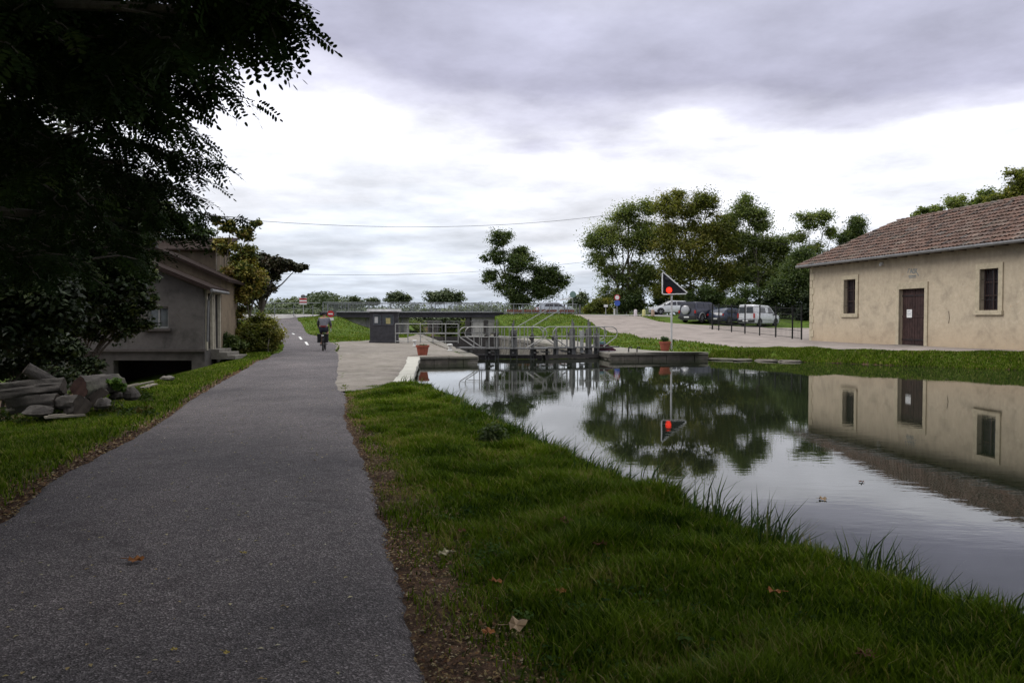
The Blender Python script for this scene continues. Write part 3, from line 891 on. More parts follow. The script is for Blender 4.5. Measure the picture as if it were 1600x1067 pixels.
f.build('corner_stones', M_dress, hr, local=True, bevel=.012)
# faded painted mark over the door
f = MB()
def stroke(pts, wd=.035):
    for p, q in zip(pts[:-1], pts[1:]):
        f.beam((p[0], -.004, p[1]), (q[0], -.004, q[1]), .006, wd, up=Vector((0, 0, 1)) if abs(p[0] - q[0]) > .01 else Vector((1, 0, 0)))
cx, cz = 8.55, 3.28
stroke([(cx - .36, cz + .05), (cx - .30, cz + .22), (cx - .22, cz + .22)])
stroke([(cx - .20, cz + .02), (cx - .12, cz + .22), (cx - .04, cz + .02)]); stroke([(cx - .17, cz + .1), (cx - .07, cz + .1)])
stroke([(cx + .0, cz + .2), (cx + .0, cz + .02), (cx + .1, cz + .02), (cx + .1, cz + .2), (cx, cz + .2)])
stroke([(cx + .18, cz + .22), (cx + .18, cz + .02)]); stroke([(cx + .28, cz + .22), (cx + .18, cz + .1), (cx + .3, cz + .0), (cx + .38, cz - .12)])
stroke([(cx - .3, cz - .1), (cx + .2, cz - .1)], .05); stroke([(cx - .26, cz - .17), (cx + .22, cz - .17)], .03)
f.build('faded_lettering', mat('faded_blue_grey_paint', (.22, .25, .26), .9, var=.5, scale=12, bumps=0), hr, local=True)
f = MB(); f.box((6.35, -.04, 3.86), (.16, .1, .14)); f.lathe((6.35, -.1, 3.76), [(.05, 0), (.065, .05), (.05, .1)], 10); f.build('wall_lamp', mat('white_plastic', (.7, .7, .7), .5, bumps=0), hr, local=True)
f = MB(); f.tube([(10.85, -.01, 1.1), (10.9, -.01, 1.35), (10.84, -.01, 1.6)], .012, 4); f.build('wall_crack', mat('dark_wall_crack', (.16, .13, .1), .9, bumps=0), hr, local=True)

# ------------------------------------------------------------------ left hand house
M_plL = plaster('grey_stained_render', (.10, .093, .087), (.05, .047, .045), (.075, .065, .056), 1.2, 3.2)
M_plB = plaster('beige_flaking_render', (.235, .185, .13), (.13, .105, .08), (.12, .10, .08), .8, 3.6)
Y1 = 27.0
hl = thing('old_house', 'dilapidated grey and beige house with lean-to half hidden by trees', 'house', (-13, Y1, -.35))
def P(x, y, Y=Y1): return at(x, y, Y)
zf = P(200, 548).z; zb = -1.1
A = P(318, 548); Bx = P(80, 548).x; Ax = A.x
ztR = P(318, 452).z; ztL = P(100, 352).z + .0
wx0, wx1 = P(230, 500).x, P(263, 500).x; wz0, wz1 = P(0, 513).z, P(0, 479).z
w = MB()
wd = Ax - Bx
# front wall of lean-to: below sloping verge, with a window hole
ztmin = ztR
w.wall((Bx, Y1, zf), (1, 0, 0), (0, 0, 1), wd, ztmin - zf, .22, (0, -1, 0), [(wx0 - Bx, wx1 - Bx, wz0 - zf, wz1 - zf)])
w.add([(Bx, Y1, ztmin), (Ax, Y1, ztmin), (Bx, Y1, ztL)], [(0, 1, 2)])
nv = (math.sin(R(9.5)), 0)
def back(x, y, t): return (x - .167 * t, y + t)
# side wall toward the path, with door openings
ud = Vector((-.1647, .9863, 0))
w.wall((Ax, Y1, zf), ud, (0, 0, 1), 3.0, ztmin - zf, .2, (.9863, .1647, 0), [(.45, 1.25, 0.02, 1.95), (1.7, 2.6, 0.02, 1.95)])
w.build('wall', M_plL, hl, recalc=False)
# plinth with cellar opening
px0, px1 = P(178, 563).x, P(300, 563).x; pz1 = P(0, 563).z
w = MB()
w.wall((Bx, Y1 - .04, zb), (1, 0, 0), (0, 0, 1), wd + .05, zf - zb, .35, (0, -1, 0), [(px0 - Bx, px1 - Bx, .12, pz1 - zb)])
w.wall((Ax + .05, Y1 - .04, zb), ud, (0, 0, 1), 3.1, zf - zb, .2, (.9863, .1647, 0))
w.add([(Bx, Y1 - .04, zf), (Ax + .05, Y1 - .04, zf), (Ax + .05, Y1, zf), (Bx, Y1, zf)], [(0, 1, 2, 3)])
w.build('plinth', mat('grimy_concrete', (.085, .077, .07), .9, scale=3, var=.35), hl, recalc=False)
w = MB(); w.box(((Bx + Ax) / 2, Y1 - .09, zf + .02), (wd + .2, .14, .09)); w.build('floor_slab', mat('dark_slab_edge', (.08, .07, .065), .9), hl)
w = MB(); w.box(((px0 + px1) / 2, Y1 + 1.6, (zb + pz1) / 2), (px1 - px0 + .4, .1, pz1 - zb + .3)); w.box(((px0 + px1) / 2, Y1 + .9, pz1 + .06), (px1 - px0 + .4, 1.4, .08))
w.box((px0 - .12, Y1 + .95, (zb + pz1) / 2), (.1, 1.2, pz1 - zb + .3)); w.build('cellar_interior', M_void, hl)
w = MB(); w.box(((wx0 + wx1) / 2, Y1 + .16, (wz0 + wz1) / 2), (wx1 - wx0, .02, wz1 - wz0)); win = w.build('window', mat('mirror_glass', (.06, .07, .07), .08, bumps=0, spec=.8), hl)
w = MB()
for x in (wx0 + .03, (wx0 + wx1) / 2, wx1 - .03): w.box((x, Y1 + .13, (wz0 + wz1) / 2), (.06, .05, wz1 - wz0))
for z in (wz0 + .03, wz1 - .03): w.box(((wx0 + wx1) / 2, Y1 + .128, z), (wx1 - wx0, .05, .06))
w.build('frame', mat('grey_frame', (.22, .22, .21), .6), win)
w = MB(); w.box(((wx0 + wx1) / 2, Y1 - .03, wz0 - .045), (wx1 - wx0 + .2, .2, .08)); w.build('sill', mat('dark_slab_edge', (.08, .07, .065), .9), win)
# doors on the side and pale jambs
for (s0, s1, cc) in ((.45, 1.25, (.10, .09, .08)), (1.7, 2.6, (.16, .17, .16))):
    p = Vector((Ax, Y1, zf)); q = MB()
    c_ = p + ud * ((s0 + s1) / 2) + Vector((-.14, 0, 1.0))
    q.box(c_, (.05, s1 - s0, 1.95), math.atan2(ud.y, ud.x) - PI / 2)
    dd_ = q.build('side_door', mat('side_door_%d' % int(s0 * 10), cc, .6), hl)
    q = MB()
    for ss in (s0 - .07, s1 + .07): q.box(p + ud * ss + Vector((.02, 0, .99)), (.09, .14, 1.98), math.atan2(ud.y, ud.x) - PI / 2)
    q.box(p + ud * ((s0 + s1) / 2) + Vector((.02, 0, 2.04)), (.09, s1 - s0 + .28, .14), math.atan2(ud.y, ud.x) - PI / 2)
    q.build('jamb', mat('pale_jamb', (.46, .42, .33), .8), dd_)
# lean-to roof (thin, dark underside)
q = MB()
r1 = Vector((Ax + .38, Y1 - .35, ztR - .07)); l1 = Vector((Bx, Y1 - .35, ztL + .05))
q.prism([r1, l1, l1 + Vector((-.167 * 3.3, 3.3, 0)), r1 + Vector((-.167 * 3.3, 3.3, 0))], (0, 0, .13))
rfl = q.build('lean_to_roof', mat('dark_roof_edge', (.030, .021, .018), .9, spec=.05), hl)
q = MB(); q.tube([r1 + Vector((.03, .02, .02)), r1 + Vector((-.167 * 3.2, 3.2, .02))], .055, 8); q.tube([r1 + Vector((0, .3, 0)), r1 + Vector((-.25, .5, -.3)), r1 + Vector((-.3, .5, -1.7))], .04, 8)
q.build('gutter', M_zinc, hl, smooth=True)
# main gable behind
Y2 = 30.0
G = [P(345, 552, Y2), P(345, 434, Y2), P(240, 388, Y2), P(140, 388 + 44, Y2), P(140, 552, Y2)]
G = [Vector((g_.x, Y2, g_.z)) for g_ in G]
G[0].z = -.3; G[4].z = -.3; G[0].x = G[1].x
q = MB(); q.prism(G, (-.167 * 3.6, 3.6, 0)); q.build('gable_wall', M_plB, hl)
q = MB()
for i, j in ((1, 2), (3, 2)):
    a_, b_ = G[i].copy(), G[j].copy(); d = (a_ - b_).normalized(); a_ += d * .45
    q.prism([a_ + Vector((0, -.35, .01)), b_ + Vector((0, -.35, .01)), b_ + Vector((-.7, 4.0, .01)), a_ + Vector((-.7, 4.0, .01))], (0, 0, .10))
q.build('gable_roof', mat('dark_roof_edge', (.030, .021, .018), .9, spec=.05), hl)
ss = (G[2] - G[1]); sL = ss.length; ss.normalize()
tile_slope('gable_tiles', hl, tuple(G[1] - ss * .42 + Vector((0, -.4, .13))), (-.165, .986, 0), tuple(ss), lambda a: (0, 9), sL + .42, w0=0, w1=4.2)
# taller rear block with tile eave facing the camera
Y3 = 34.2
a_ = P(212, 391, Y3); b_ = P(337, 391, Y3)
q = MB(); q.prism([Vector((a_.x, Y3, -.3)), Vector((b_.x, Y3, -.3)), Vector((b_.x, Y3, b_.z)), Vector((a_.x, Y3, b_.z))], (-.7, 4.2, 0)); q.build('rear_wall', M_plB, hl)
q = MB(); q.prism([Vector((a_.x - .2, Y3 - .35, b_.z - .03)), Vector((b_.x + .25, Y3 - .35, b_.z - .03)), Vector((b_.x - .45, Y3 + 4.4, b_.z + .9)), Vector((a_.x - .9, Y3 + 4.4, b_.z + .9))], (0, 0, .06)); q.build('rear_roof', mat('dark_roof_edge', (.030, .021, .018), .9, spec=.05), hl)
tile_slope('rear_tiles', hl, (a_.x - .2, Y3 - .4, b_.z + .05), (1, 0, 0), (0, .981, .19), lambda a: (0, 90), 4.6, w0=0, w1=b_.x - a_.x + .4, cw=.24)
q = MB()
st = P(330, 552, 28.4)
for k in range(3): q.box((st.x + .55 - k * .16, 28.6, .36 + k * .11), (.9 - .25 * k, 1.2, .13))
q.build('door_steps', M_stone_m, hl, bevel=.01)

# ------------------------------------------------------------------ bridge
BL = Vector((-16.4, 68.9, 0)); BR = Vector((-.9, 71.35, 0))
bd_ = (BR - BL).normalized(); bn = Vector((-bd_.y, bd_.x, 0)); bl = (BR - BL).length
br = thing('road_bridge', 'low road bridge on a dark girder crossing behind the lock', 'bridge', (BL.x, BL.y, 0), math.atan2(bd_.y, bd_.x))
M_conc = mat('weathered_light_concrete', (.42, .41, .38), .9, scale=2.5, var=.3)
M_girder = mat('dark_steel_girder', (.050, .048, .055), .6, scale=6, var=.35)
q = MB(); q.box((bl / 2, .12, 2.0), (bl + .3, .24, .42)); q.box((bl / 2, .02, 2.2), (bl + .3, .34, .05)); q.box((bl / 2, .02, 1.8), (bl + .3, .34, .05))
for k in range(14): q.box((.6 + k * 1.13, .0, 2.0), (.05, .1, .36))
q.build('girder', M_girder, br, local=True)
q = MB(); q.box((bl / 2, 6.2, 2.0), (bl + .3, .24, .42)); q.build('girder', M_girder, br, local=True)
q = MB(); q.box((bl / 2, 3.15, 2.04), (bl + .2, 5.9, .16)); q.build('deck', mat('pale_road_surface', (.27, .26, .25), .9, scale=4), br, local=True)
q = MB(); q.box((bl / 2, .42, 2.18), (bl + .2, .34, .14)); q.build('kerb', M_conc, br, local=True)
# abutments: left recessed wall with columns; right wall with sloping wing
q = MB(); q.box((4.2, 3.4, .85), (6.6, 5.6, 1.9)); q.prism([(-.2, .6, 1.8), (.9, .6, 1.8), (.9, .6, -.1), (-.2, .6, -.1)], (0, 5.5, 0)); q.build('abutment', M_conc, br, local=True)
q = MB(); q.prism([(.95, .45, 1.8), (4.9, -1.5, .15), (4.9, -1.3, .15), (.95, .65, 1.8)], (0, 0, -.12)); q.build('wing_slab', M_stone_m, br, local=True)
for xx in (3.9, 6.9):
    q = MB(); q.box((xx, .35, .95), (.22, .3, 1.75)); q.box((xx, .35, .12), (.4, .5, .2)); q.build('column', mat('column_concrete', (.13, .13, .13), .9), br, local=True)
rx = bl - 2.6
q = MB(); q.box((bl - 1.0, 2.95, .3), (3.4, 5.6, 2.96)); q.build('abutment', M_conc, br, local=True)
q = MB(); q.prism([(bl + .9, .0, 2.1), (bl - 1.2, -.5, .2), (bl - 1.2, -.1, .2), (bl + .9, .4, 2.1)], (.0, 0, -.5)); q.build('wing_wall', M_stone_m, br, local=True)
q = MB(); q.box((bl - 3.0, .4, .6), (.3, .6, 2.4)); q.build('column', mat('column_concrete', (.13, .13, .13), .9), br, local=True)
M_rail = mat('galvanised_railing', (.20, .21, .225), .5, metal=.3, scale=12, var=.2, bumps=0)
def railing(root, y, x0, x1, z=2.2, h=.88):
    q = MB(); n = int((x1 - x0) / 1.9)
    q.tube([(x0, y, z + h), (x1, y, z + h)], .032, 6); q.tube([(x0, y, z + .1), (x1, y, z + .1)], .022, 6)
    for k in range(n + 1): q.box((x0 + (x1 - x0) * k / n, y, z + h / 2), (.06, .06, h))
    nb = int((x1 - x0) / .135)
    for k in range(nb): q.box((x0 + (x1 - x0) * (k + .5) / nb, y, z + h / 2 + .03), (.022, .022, h - .14))
    return q.build('railing', M_rail, root, local=True)
railing(br, .32, .1, bl - .1); railing(br, 6.0, .1, bl - .1)
# road side rails either side of the bridge
rr_ = thing('road_railing', 'plain two-bar grey railing on the road left of the bridge', 'railing', (-16.6, 68.7, 0), math.atan2(bd_.y, bd_.x))
q = MB()
for k in range(12): q.box((-.5 - k * 1.6, .3, 2.35), (.06, .06, .95))
q.tube([(-18.2, .3, 2.84), (.1, .3, 3.02)], .035, 6); q.tube([(-18.2, .3, 2.45), (.1, .3, 2.55)], .022, 6); q.build('bars', M_rail, rr_, local=True)
rr_ = thing('road_railing', 'grey barred railing on the road above the grass bank, right of the bridge', 'railing', (BR.x, BR.y, 0), math.atan2(bd_.y, bd_.x))
q = MB(); 
for k in range(9): q.box((.3 + k * .82, .32, 2.45), (.06, .06, .95))
q.tube([(.1, .32, 2.98), (7.0, .32, 2.98)], .035, 6); q.tube([(.1, .32, 2.2), (7.0, .32, 2.2)], .022, 6)
for k in range(28): q.box((.4 + k * .235, .32, 2.58), (.02, .02, .76))
q.build('bars', M_rail, rr_, local=True)
# low red-brown guard boards on the right of the bridge
for k in range(4):
    x0 = .5 + k * 1.6
    gb = thing('guard_board', ['low rust-red board on posts behind the road railing, nearest the bridge', 'second low rust-red board behind the railing from the bridge', 'third low rust-red board behind the railing from the bridge', 'low rust-red board at the end of the railing, nearest the steps'][k], 'barrier', (BR.x + bd_.x * x0 - .05, BR.y + bd_.y * x0 + .9, 2.0), math.atan2(bd_.y, bd_.x), 'boards along the bridge road')
    q = MB(); q.box((.7, 0, .38), (1.45, .05, .2)); q.build('board', mat('rust_red_board', (.19, .075, .05), .8), gb, local=True)
    for s_2 in (.15, 1.25):
        q = MB(); q.box((s_2, .06, .24), (.09, .07, .52)); q.build('post', mat('dark_timber_post', (.09, .065, .045), .9), gb, local=True)

# ------------------------------------------------------------------ lock gates (upper)
M_gs = mat('grey_gate_steel', (.15, .15, .148), .55, metal=.25, scale=8, var=.35)
M_gd = mat('black_gate_timber', (.060, .055, .052), .7, scale=6, var=.4)
M_gr = mat('galvanised_tube', (.32, .32, .31), .45, metal=.5, scale=15, var=.2, bumps=0)
def gate(name, label, hinge, mitre, recl, post_s, low=-1.6):
    h = Vector((*hinge, 0)); m_ = Vector((*mitre, 0)); d = (m_ - h); L = d.length; d.normalize()
    g_ = thing(name, label, 'lock gate', (h.x, h.y, 0), math.atan2(d.y, d.x), 'upper lock gates')
    q = MB()
    for k in range(int(L / .28)): q.box((.14 + k * .28, 0, (low - .0) / 2 + .06), (.27, .12, -low - .12))
    q.build('gate_planks', M_gd, g_, local=True)
    q = MB()
    q.box((L / 2, -.06, .10), (L, .34, .16)); q.box((.1, 0, -.45), (.2, .3, 1.1)); q.box((L - .1, 0, -.5), (.18, .26, 1.1)); q.box((L / 2, -.02, -.35), (L, .3, .2))
    q.build('gate_frame', M_gd, g_, local=True)
    q = MB()
    for k in range(2): q.box((L / 2, -.42 + k * .42 - .1, .47), (L + .5, .36, .05))
    for x in (.25, L * .36, L * .66, L - .2): q.box((x, -.3, .30), (.08, .75, .06)); 
    q.build('walkway', M_gs, g_, local=True)
    for x in (.2, L * .33, L * .62, L - .25):
        q = MB(); q.box((x, -.25, .28), (.09, .09, .38)); q.build('walkway_bracket', M_gd, g_, local=True)
    for yy in (-.72, .22):
        q = MB(); z0, z1 = .5, 1.36; a0, a1 = recl
        r = .3
        # handrail: bowed loop with the lower ends raking inward
        top = [(a0 + .75, z0), (a0 + .1, z0 + .42)]
        for k in range(6):
            t_ = PI * (1 - k / 10.0) ; top.append((a0 + r + .05 + r * math.cos(t_), z1 - r + r * math.sin(t_)))
        for k in range(6):
            t_ = PI / 2 - PI / 2 * k / 5; top.append((a1 - r - .05 + r * math.cos(t_), z1 - r + r * math.sin(t_)))
        top += [(a1 - .1, z0 + .42), (a1 - .75, z0)]
        q.tube([(x, yy, z) for x, z in top], .022, 6)
        q.tube([(a0 + .15, yy, z0 + .45), (a1 - .15, yy, z0 + .45)], .016, 6)
        n_ = 7
        for k in range(n_ + 1):
            x = a0 + .7 + (a1 - a0 - 1.4) * k / n_
            q.tube([(x, yy, z0 - .05), (x, yy, z1)], .02, 6)
        q.build('handrail', M_gr, g_, local=True, smooth=True)
    for i, (x, hh, wd_) in enumerate(post_s):
        q = MB()
        q.box((x, -.2, .45 + hh * .36), (wd_, .22, hh * .72)); q.box((x, -.2, .3), (wd_ * 1.2, .3, .3))
        q.box((x - wd_ * .12, -.2, .45 + hh * .84), (wd_ * .38, .16, hh * .26)); q.tube([(x, -.2, .45 + hh * .9), (x, -.2, .45 + hh * 1.08)], .028, 6)
        q.box((x - wd_ * .62, -.2, -.1), (.06, .08, 1.1)); q.box((x + wd_ * .62, -.2, -.1), (.06, .08, 1.1))
        pg = q.build('paddle_gear', M_gs, g_, local=True, bevel=.01)
        q = MB(); q.lathe((x, -.36, .5 + hh * .45), [(.11, -.03), (.11, .03)], 12, Matrix.Rotation(PI / 2, 3, 'X')); q.tube([(x, -.42, .5 + hh * .45), (x + .2, -.44, .62 + hh * .45)], .016, 6)
        q.build('crank', M_gd, pg, local=True)
    return g_, L
P1 = at(722, 541, 34.2); P2 = at(848, 543, 33.7); P3 = at(962, 539, 35.2)
gl, _ = gate('lock_gate', 'left leaf of the lock gate with grey bowed handrails, beside the pair of white bollards', (P1.x + .15, P1.y + .2), (P2.x - .02, P2.y), (-.15, 3.55), [(1.0, .95, .10), (1.42, 1.15, .10), (2.15, 1.1, .22), (2.95, .9, .10)])
grt, _ = gate('lock_gate', 'right leaf of the lock gate, nearest the traffic signal', (P3.x - .1, P3.y - .1), (P2.x + .06, P2.y + .02), (-.1, 3.15), [(.75, .85, .10), (1.15, 1.15, .19), (1.95, 1.15, .18), (2.75, .8, .10)])
# box fittings on right leaf
q = MB(); pb = at(909, 526, 34.6); q.box(pb + Vector((0, 0, .1)), (.2, .16, .34)); q.box(pb + Vector((0, 0, -.4)), (.14, .12, .6))
o = recenter(q.build('control_box', mat('pale_grey_cabinet', (.42, .43, .42), .5), None, bevel=.01)); tag(o, 'small pale control box on a stalk on the right lock gate', 'control box')
# maroon covered box at the right end of the gate
pb = at(947, 553, 35.3); cb = thing('gate_machine_cover', 'low maroon sloping cover with a white stripe at the right end of the lock gate', 'machine cover', (pb.x, pb.y, .22))
q = MB(); q.prism([(-.38, -.35, 0), (.4, -.35, 0), (.40, -.35, .14), (.02, -.35, .36), (-.38, -.35, .36)], (0, .8, 0)); q.build('housing', mat('maroon_paint', (.060, .018, .030), .45), cb, local=True, bevel=.02)
q = MB(); q.box((.02, -.358, .06), (.76, .012, .04)); q.build('stripe', mat('white_stripe', (.6, .58, .6), .6, bumps=0), cb, local=True)
q = MB(); q.box((-.2, 0, .42), (.34, .3, .13)); q.build('lid', mat('teal_grey_paint', (.13, .23, .25), .5), cb, local=True, bevel=.02)
# mooring hook posts on the right quay
for k, (x, y) in enumerate([(982, 556), (995, 556)]):
    p = at(x, y, 33.9 - .1); q = MB(); q.tube([(0, 0, 0), (0, 0, .17), (.04, 0, .23), (.11, 0, .23), (.13, 0, .17)], .028, 8)
    o = q.build('mooring_hook', M_black, None, local=True, smooth=True); o.location = (p.x, 33.75, .28); tag(o, ['black mooring hook on the right quay edge, nearer the lock gate', 'black mooring hook on the right quay edge, nearer the signal post'][k], 'hook', 'hooks on the right quay')

# lower gates, seen dark under the bridge
for sd2, (hx, hy), (mx_, my_) in ((0, (lockL(65), 65), (-5.4, 63.5)), (1, (lockR(64.5), 64.5), (-5.2, 63.5))):
    h = Vector((hx, hy, 0)); m_ = Vector((mx_, my_, 0)); d = (m_ - h); L = d.length; d.normalize()
    g_ = thing('lower_lock_gate', ['dark left leaf of the far lock gate under the bridge', 'dark right leaf of the far lock gate, by the pale abutment'][sd2], 'lock gate', (h.x, h.y, 0), math.atan2(d.y, d.x), 'lower lock gates')
    q = MB(); q.box((L / 2, 0, -1.2), (L, .2, 2.9)); q.build('gate_planks', M_gd, g_, local=True)
    q = MB(); q.box((L / 2, 0, .55), (L, .5, .06)); q.tube([(0, -.2, 1.45), (L, -.2, 1.45)], .03, 6); q.tube([(0, -.2, 1.0), (L, -.2, 1.0)], .02, 6)
    for k in range(5): q.tube([(L * k / 4, -.2, .5), (L * k / 4, -.2, 1.45)], .025, 6)
    q.build('walkway', M_gs, g_, local=True)
    for x in (L * .25, L * .6):
        q = MB(); q.box((x, 0, 1.0), (.34, .3, 1.1)); q.build('paddle_gear', M_gd, g_, local=True)
# ------------------------------------------------------------------ quay furniture
M_pot = mat('terracotta_plastic', (.30, .085, .055), .6, scale=9, var=.2)
M_soil = mat('potting_soil', (.03, .02, .015), .95)
M_leafpot = leafmat('pot_plant_leaves', ramp5((.02, .05, .015), (.05, .10, .03), (.08, .12, .05)))
def leafcloud(name, centers, radii, n, size, m, parent=None, flat=.3, stretch=1.6, seed=1, fall=1.0, asp=None, droop=0, gauss=False):
    """n small pointed leaves scattered in the given clump spheres (vectorised)"""
    g = np.random.default_rng(seed)
    C = np.asarray(centers, float); Rr = np.asarray(radii, float)
    if Rr.ndim == 1: Rr = np.repeat(Rr[:, None], 3, 1)
    vol = Rr.prod(1) ** (2 / 3.)
    k = g.choice(len(C), n, p=vol / vol.sum())
    d = g.normal(size=(n, 3)); d /= np.linalg.norm(d, axis=1)[:, None]
    r = np.minimum(np.abs(g.normal(0, .62, n)) + .05, 1.3) if gauss else g.random(n) ** (1 / 3.) * fall
    p = C[k] + d * r[:, None] * Rr[k]
    nr = g.normal(size=(n, 3)); nr[:, 2] = np.abs(nr[:, 2]) + flat * 2
    nr = nr + d * .4
    nr /= np.linalg.norm(nr, axis=1)[:, None]
    a = g.normal(size=(n, 3)); a -= nr * (a * nr).sum(1)[:, None]; a /= np.linalg.norm(a, axis=1)[:, None]
    a[:, 2] -= droop; a /= np.linalg.norm(a, axis=1)[:, None]
    b = np.cross(nr, a)
    s = size * g.uniform(.6, 1.35, n)[:, None]
    w = s / stretch
    tip = p + a * s * .5; tail = p - a * s * .5
    bend = nr * s * .12
    v = np.stack([tail, p + b * w * .5 + bend, tip, p - b * w * .5 + bend], 1).reshape(-1, 3)
    i = np.arange(n) * 4
    Fa = np.stack([i, i + 1, i + 2, i + 3], 1)
    rn = np.repeat(np.clip(g.normal(.5, .2, n) + .25 * np.repeat(g.normal(size=len(C))[k][:, None], 1, 1)[:, 0], 0, 1), 4)
    return fastmesh(name, v, Fa, m, parent, {'rnd': rn})
def pot(loc, label, plant=True, s=1.0):
    t_ = thing('plant_pot', label, 'plant pot', loc, 0, 'terracotta pots by the lock')
    q = MB(); q.lathe((0, 0, 0), [(.17 * s, 0), (.18 * s, .02), (.235 * s, .33 * s), (.265 * s, .335 * s), (.27 * s, .41 * s), (.245 * s, .41 * s), (.235 * s, .36 * s), (.01, .355 * s)], 28)
    q.build('pot_body', M_pot, t_, local=True, smooth=True, angle=50)
    q = MB(); q.lathe((0, 0, .362 * s), [(.235 * s, 0), (.01, .02)], 20); q.build('soil', M_soil, t_, local=True)
    if plant:
        leafcloud('plant', [(0, 0, .5), (-.1, 0, .55), (.1, .03, .52)], [.13, .1, .09], 700, .05, M_leafpot, t_, seed=3)
    else:
        leafcloud('plant', [(0, 0, .40)], [(.18, .18, .04)], 260, .04, M_leafpot, t_, seed=4)
p = gz(658, 557, .285); pot((p.x - .02, 30.62 + .3, .285), 'red terracotta pot on the left quay corner beside the gravel', False)
p = at(1039, 548, 35.2); pot((p.x, 35.2, .295), 'red terracotta pot with a small green plant at the foot of the signal post', True)

def bollard(p, label, s=1.0, white=1):
    q = MB(); q.lathe((0, 0, 0), [(.11, 0), (.115, .03), (.075, .06), (.07, .22), (.125, .25), (.13, .29), (.09, .32), (.01, .325)], 20)
    o = q.build('mooring_bollard', mat('chalky_white_paint', (.62, .62, .60), .6, scale=14, var=.3), None, local=True, smooth=True)
    o.location = p; o.scale = (s, s, s); tag(o, label, 'bollard', 'white mooring bollards')
p = gz(703, 548.5, .28); bollard(p, 'squat white bollard beside the left end of the lock gate', 1.0)
p = gz(648, 541, .28); bollard(p, 'small white bollard on the gravel behind the terracotta pot', 1.0)

# traffic signal
sp = at(1049, 549, 35.4); sg = thing('traffic_signal', 'black triangular lock signal with a lit red lamp on a white post', 'traffic light', (sp.x, sp.y, .28))
def loc2(x, y): v = at(x, y, sp.y); return (v.x - sp.x, v.z - .28)
zt = loc2(0, 459)[1]
q = MB(); q.tube([(0, 0, 0), (0, 0, zt)], .042, 12); q.lathe((0, 0, 0), [(.12, 0), (.12, .03), (.05, .05)], 12)
q.build('post', mat('off_white_post', (.50, .50, .50), .5, scale=5, var=.25), sg, local=True, smooth=True)
pts = [loc2(1036, 426), loc2(1073, 457.5), loc2(1071, 459.5), loc2(1036, 460), loc2(1034.5, 458.5), loc2(1034.5, 427)]
q = MB(); q.prism([(x, -.06, z) for x, z in pts], (0, .05, 0)); q.build('backboard', mat('matt_black_board', (.012, .012, .016), .6, bumps=0), sg, local=True)
q = MB(); q.tube([(x, -.065, z) for x, z in pts], .03, 6, closed=True); q.build('white_edge', mat('white_edge_paint', (.7, .7, .7), .6, bumps=0), sg, local=True)
M_red = bpy.data.materials.new('lit_red_lamp'); M_red.use_nodes = True
_b = M_red.node_tree.nodes['Principled BSDF']; _b.inputs['Base Color'].default_value = (.6, .02, .01, 1)
_b.inputs['Emission Color'].default_value = (1, .035, .015, 1); _b.inputs['Emission Strength'].default_value = 1.4
lx, lz = loc2(1045, 453.3)
q = MB(); q.lathe((lx, -.07, lz), [(.135, 0), (.125, .03), (.09, .055), (.01, .065)], 24, Matrix.Rotation(PI / 2, 3, 'X')); q.build('red_lamp', M_red, sg, local=True, smooth=True)
lx2, lz2 = loc2(1042, 436)
q = MB(); q.lathe((lx2, -.07, lz2), [(.10, 0), (.09, .03), (.01, .05)], 20, Matrix.Rotation(PI / 2, 3, 'X')); q.build('dark_lamp', mat('unlit_lens', (.03, .03, .035), .2, bumps=0), sg, local=True, smooth=True)
q = MB()
arc = [(lx + .15 * math.cos(PI * k / 8), -.16, lz + .15 * math.sin(PI * k / 8)) for k in range(9)]
arc2 = [(x, -.06, z) for x, _, z in arc]
q.add(arc + arc2, [(k, k + 1, k + 10, k + 9) for k in range(8)]); q.build('lamp_hood', M_black, sg, local=True)

# kiosk
kp = gz(600, 535, .28); kk = thing('lock_kiosk', 'dark grey lock keeper cabin with a white flat roof and posted notices', 'kiosk', (kp.x, kp.y, .26), R(6))
M_kiosk = mat('charcoal_boarding', (.058, .057, .064), .55, scale=5, var=.3)
q = MB(); q.box((0, .7, .92), (1.66, 1.4, 1.84)); q.box((0, .7, .06), (1.76, 1.5, .12))
kb = q.build('cabin_wall', M_kiosk, kk, local=True, bevel=.01)
q = MB(); q.box((0, .65, 1.93), (1.98, 1.75, .13)); q.build('flat_roof', mat('white_roof_edge', (.80, .80, .82), .5, bumps=0), kk, local=True, bevel=.01)
q = MB(); q.box((-.40, -.012, 1.38), (.40, .02, .55)); q.box((.25, -.012, 1.38), (.62, .02, .55)); q.build('window', mat('kiosk_glass', (.06, .07, .08), .1, spec=.7, bumps=0), kk, local=True)
q = MB(); q.box((.25, -.03, 1.3), (.26, .01, .34)); q.build('yellow_notice', mat('yellow_paper', (.48, .42, .2), .8, bumps=0), kk, local=True)
q = MB(); q.box((-.45, -.03, 1.36), (.20, .01, .36)); q.build('pale_notice', mat('pale_paper', (.5, .5, .5), .8, bumps=0), kk, local=True)
q = MB()
for x in (-.62, -.18, -.06, .57): q.box((x, -.02, 1.38), (.04, .03, .6))
q.box((-.03, -.02, 1.68), (1.25, .03, .05)); q.box((-.03, -.02, 1.08), (1.25, .03, .05)); q.build('window_frame', mat('kiosk_frame', (.10, .10, .12), .5), kk, local=True)

# railing panel beside the kiosk
a = gz(618, 535.5, .28); b = gz(716, 536, .28)
d = (b - a); L = d.length
rl_ = thing('safety_railing', 'three-bar grey steel railing between the cabin and the lock', 'railing', (a.x, a.y, .27), math.atan2(d.y, d.x))
q = MB()
for z in (.1, .56, 1.12): q.tube([(0, 0, z), (L, 0, z)], .028, 6)
n = 5
for k in range(n + 1): q.tube([(L * k / n, 0, 0), (L * k / n, 0, 1.12)], .03, 6)
q.build('bars', mat('galvanised_tube', (.33, .33, .33), .45), rl_, local=True, smooth=True)

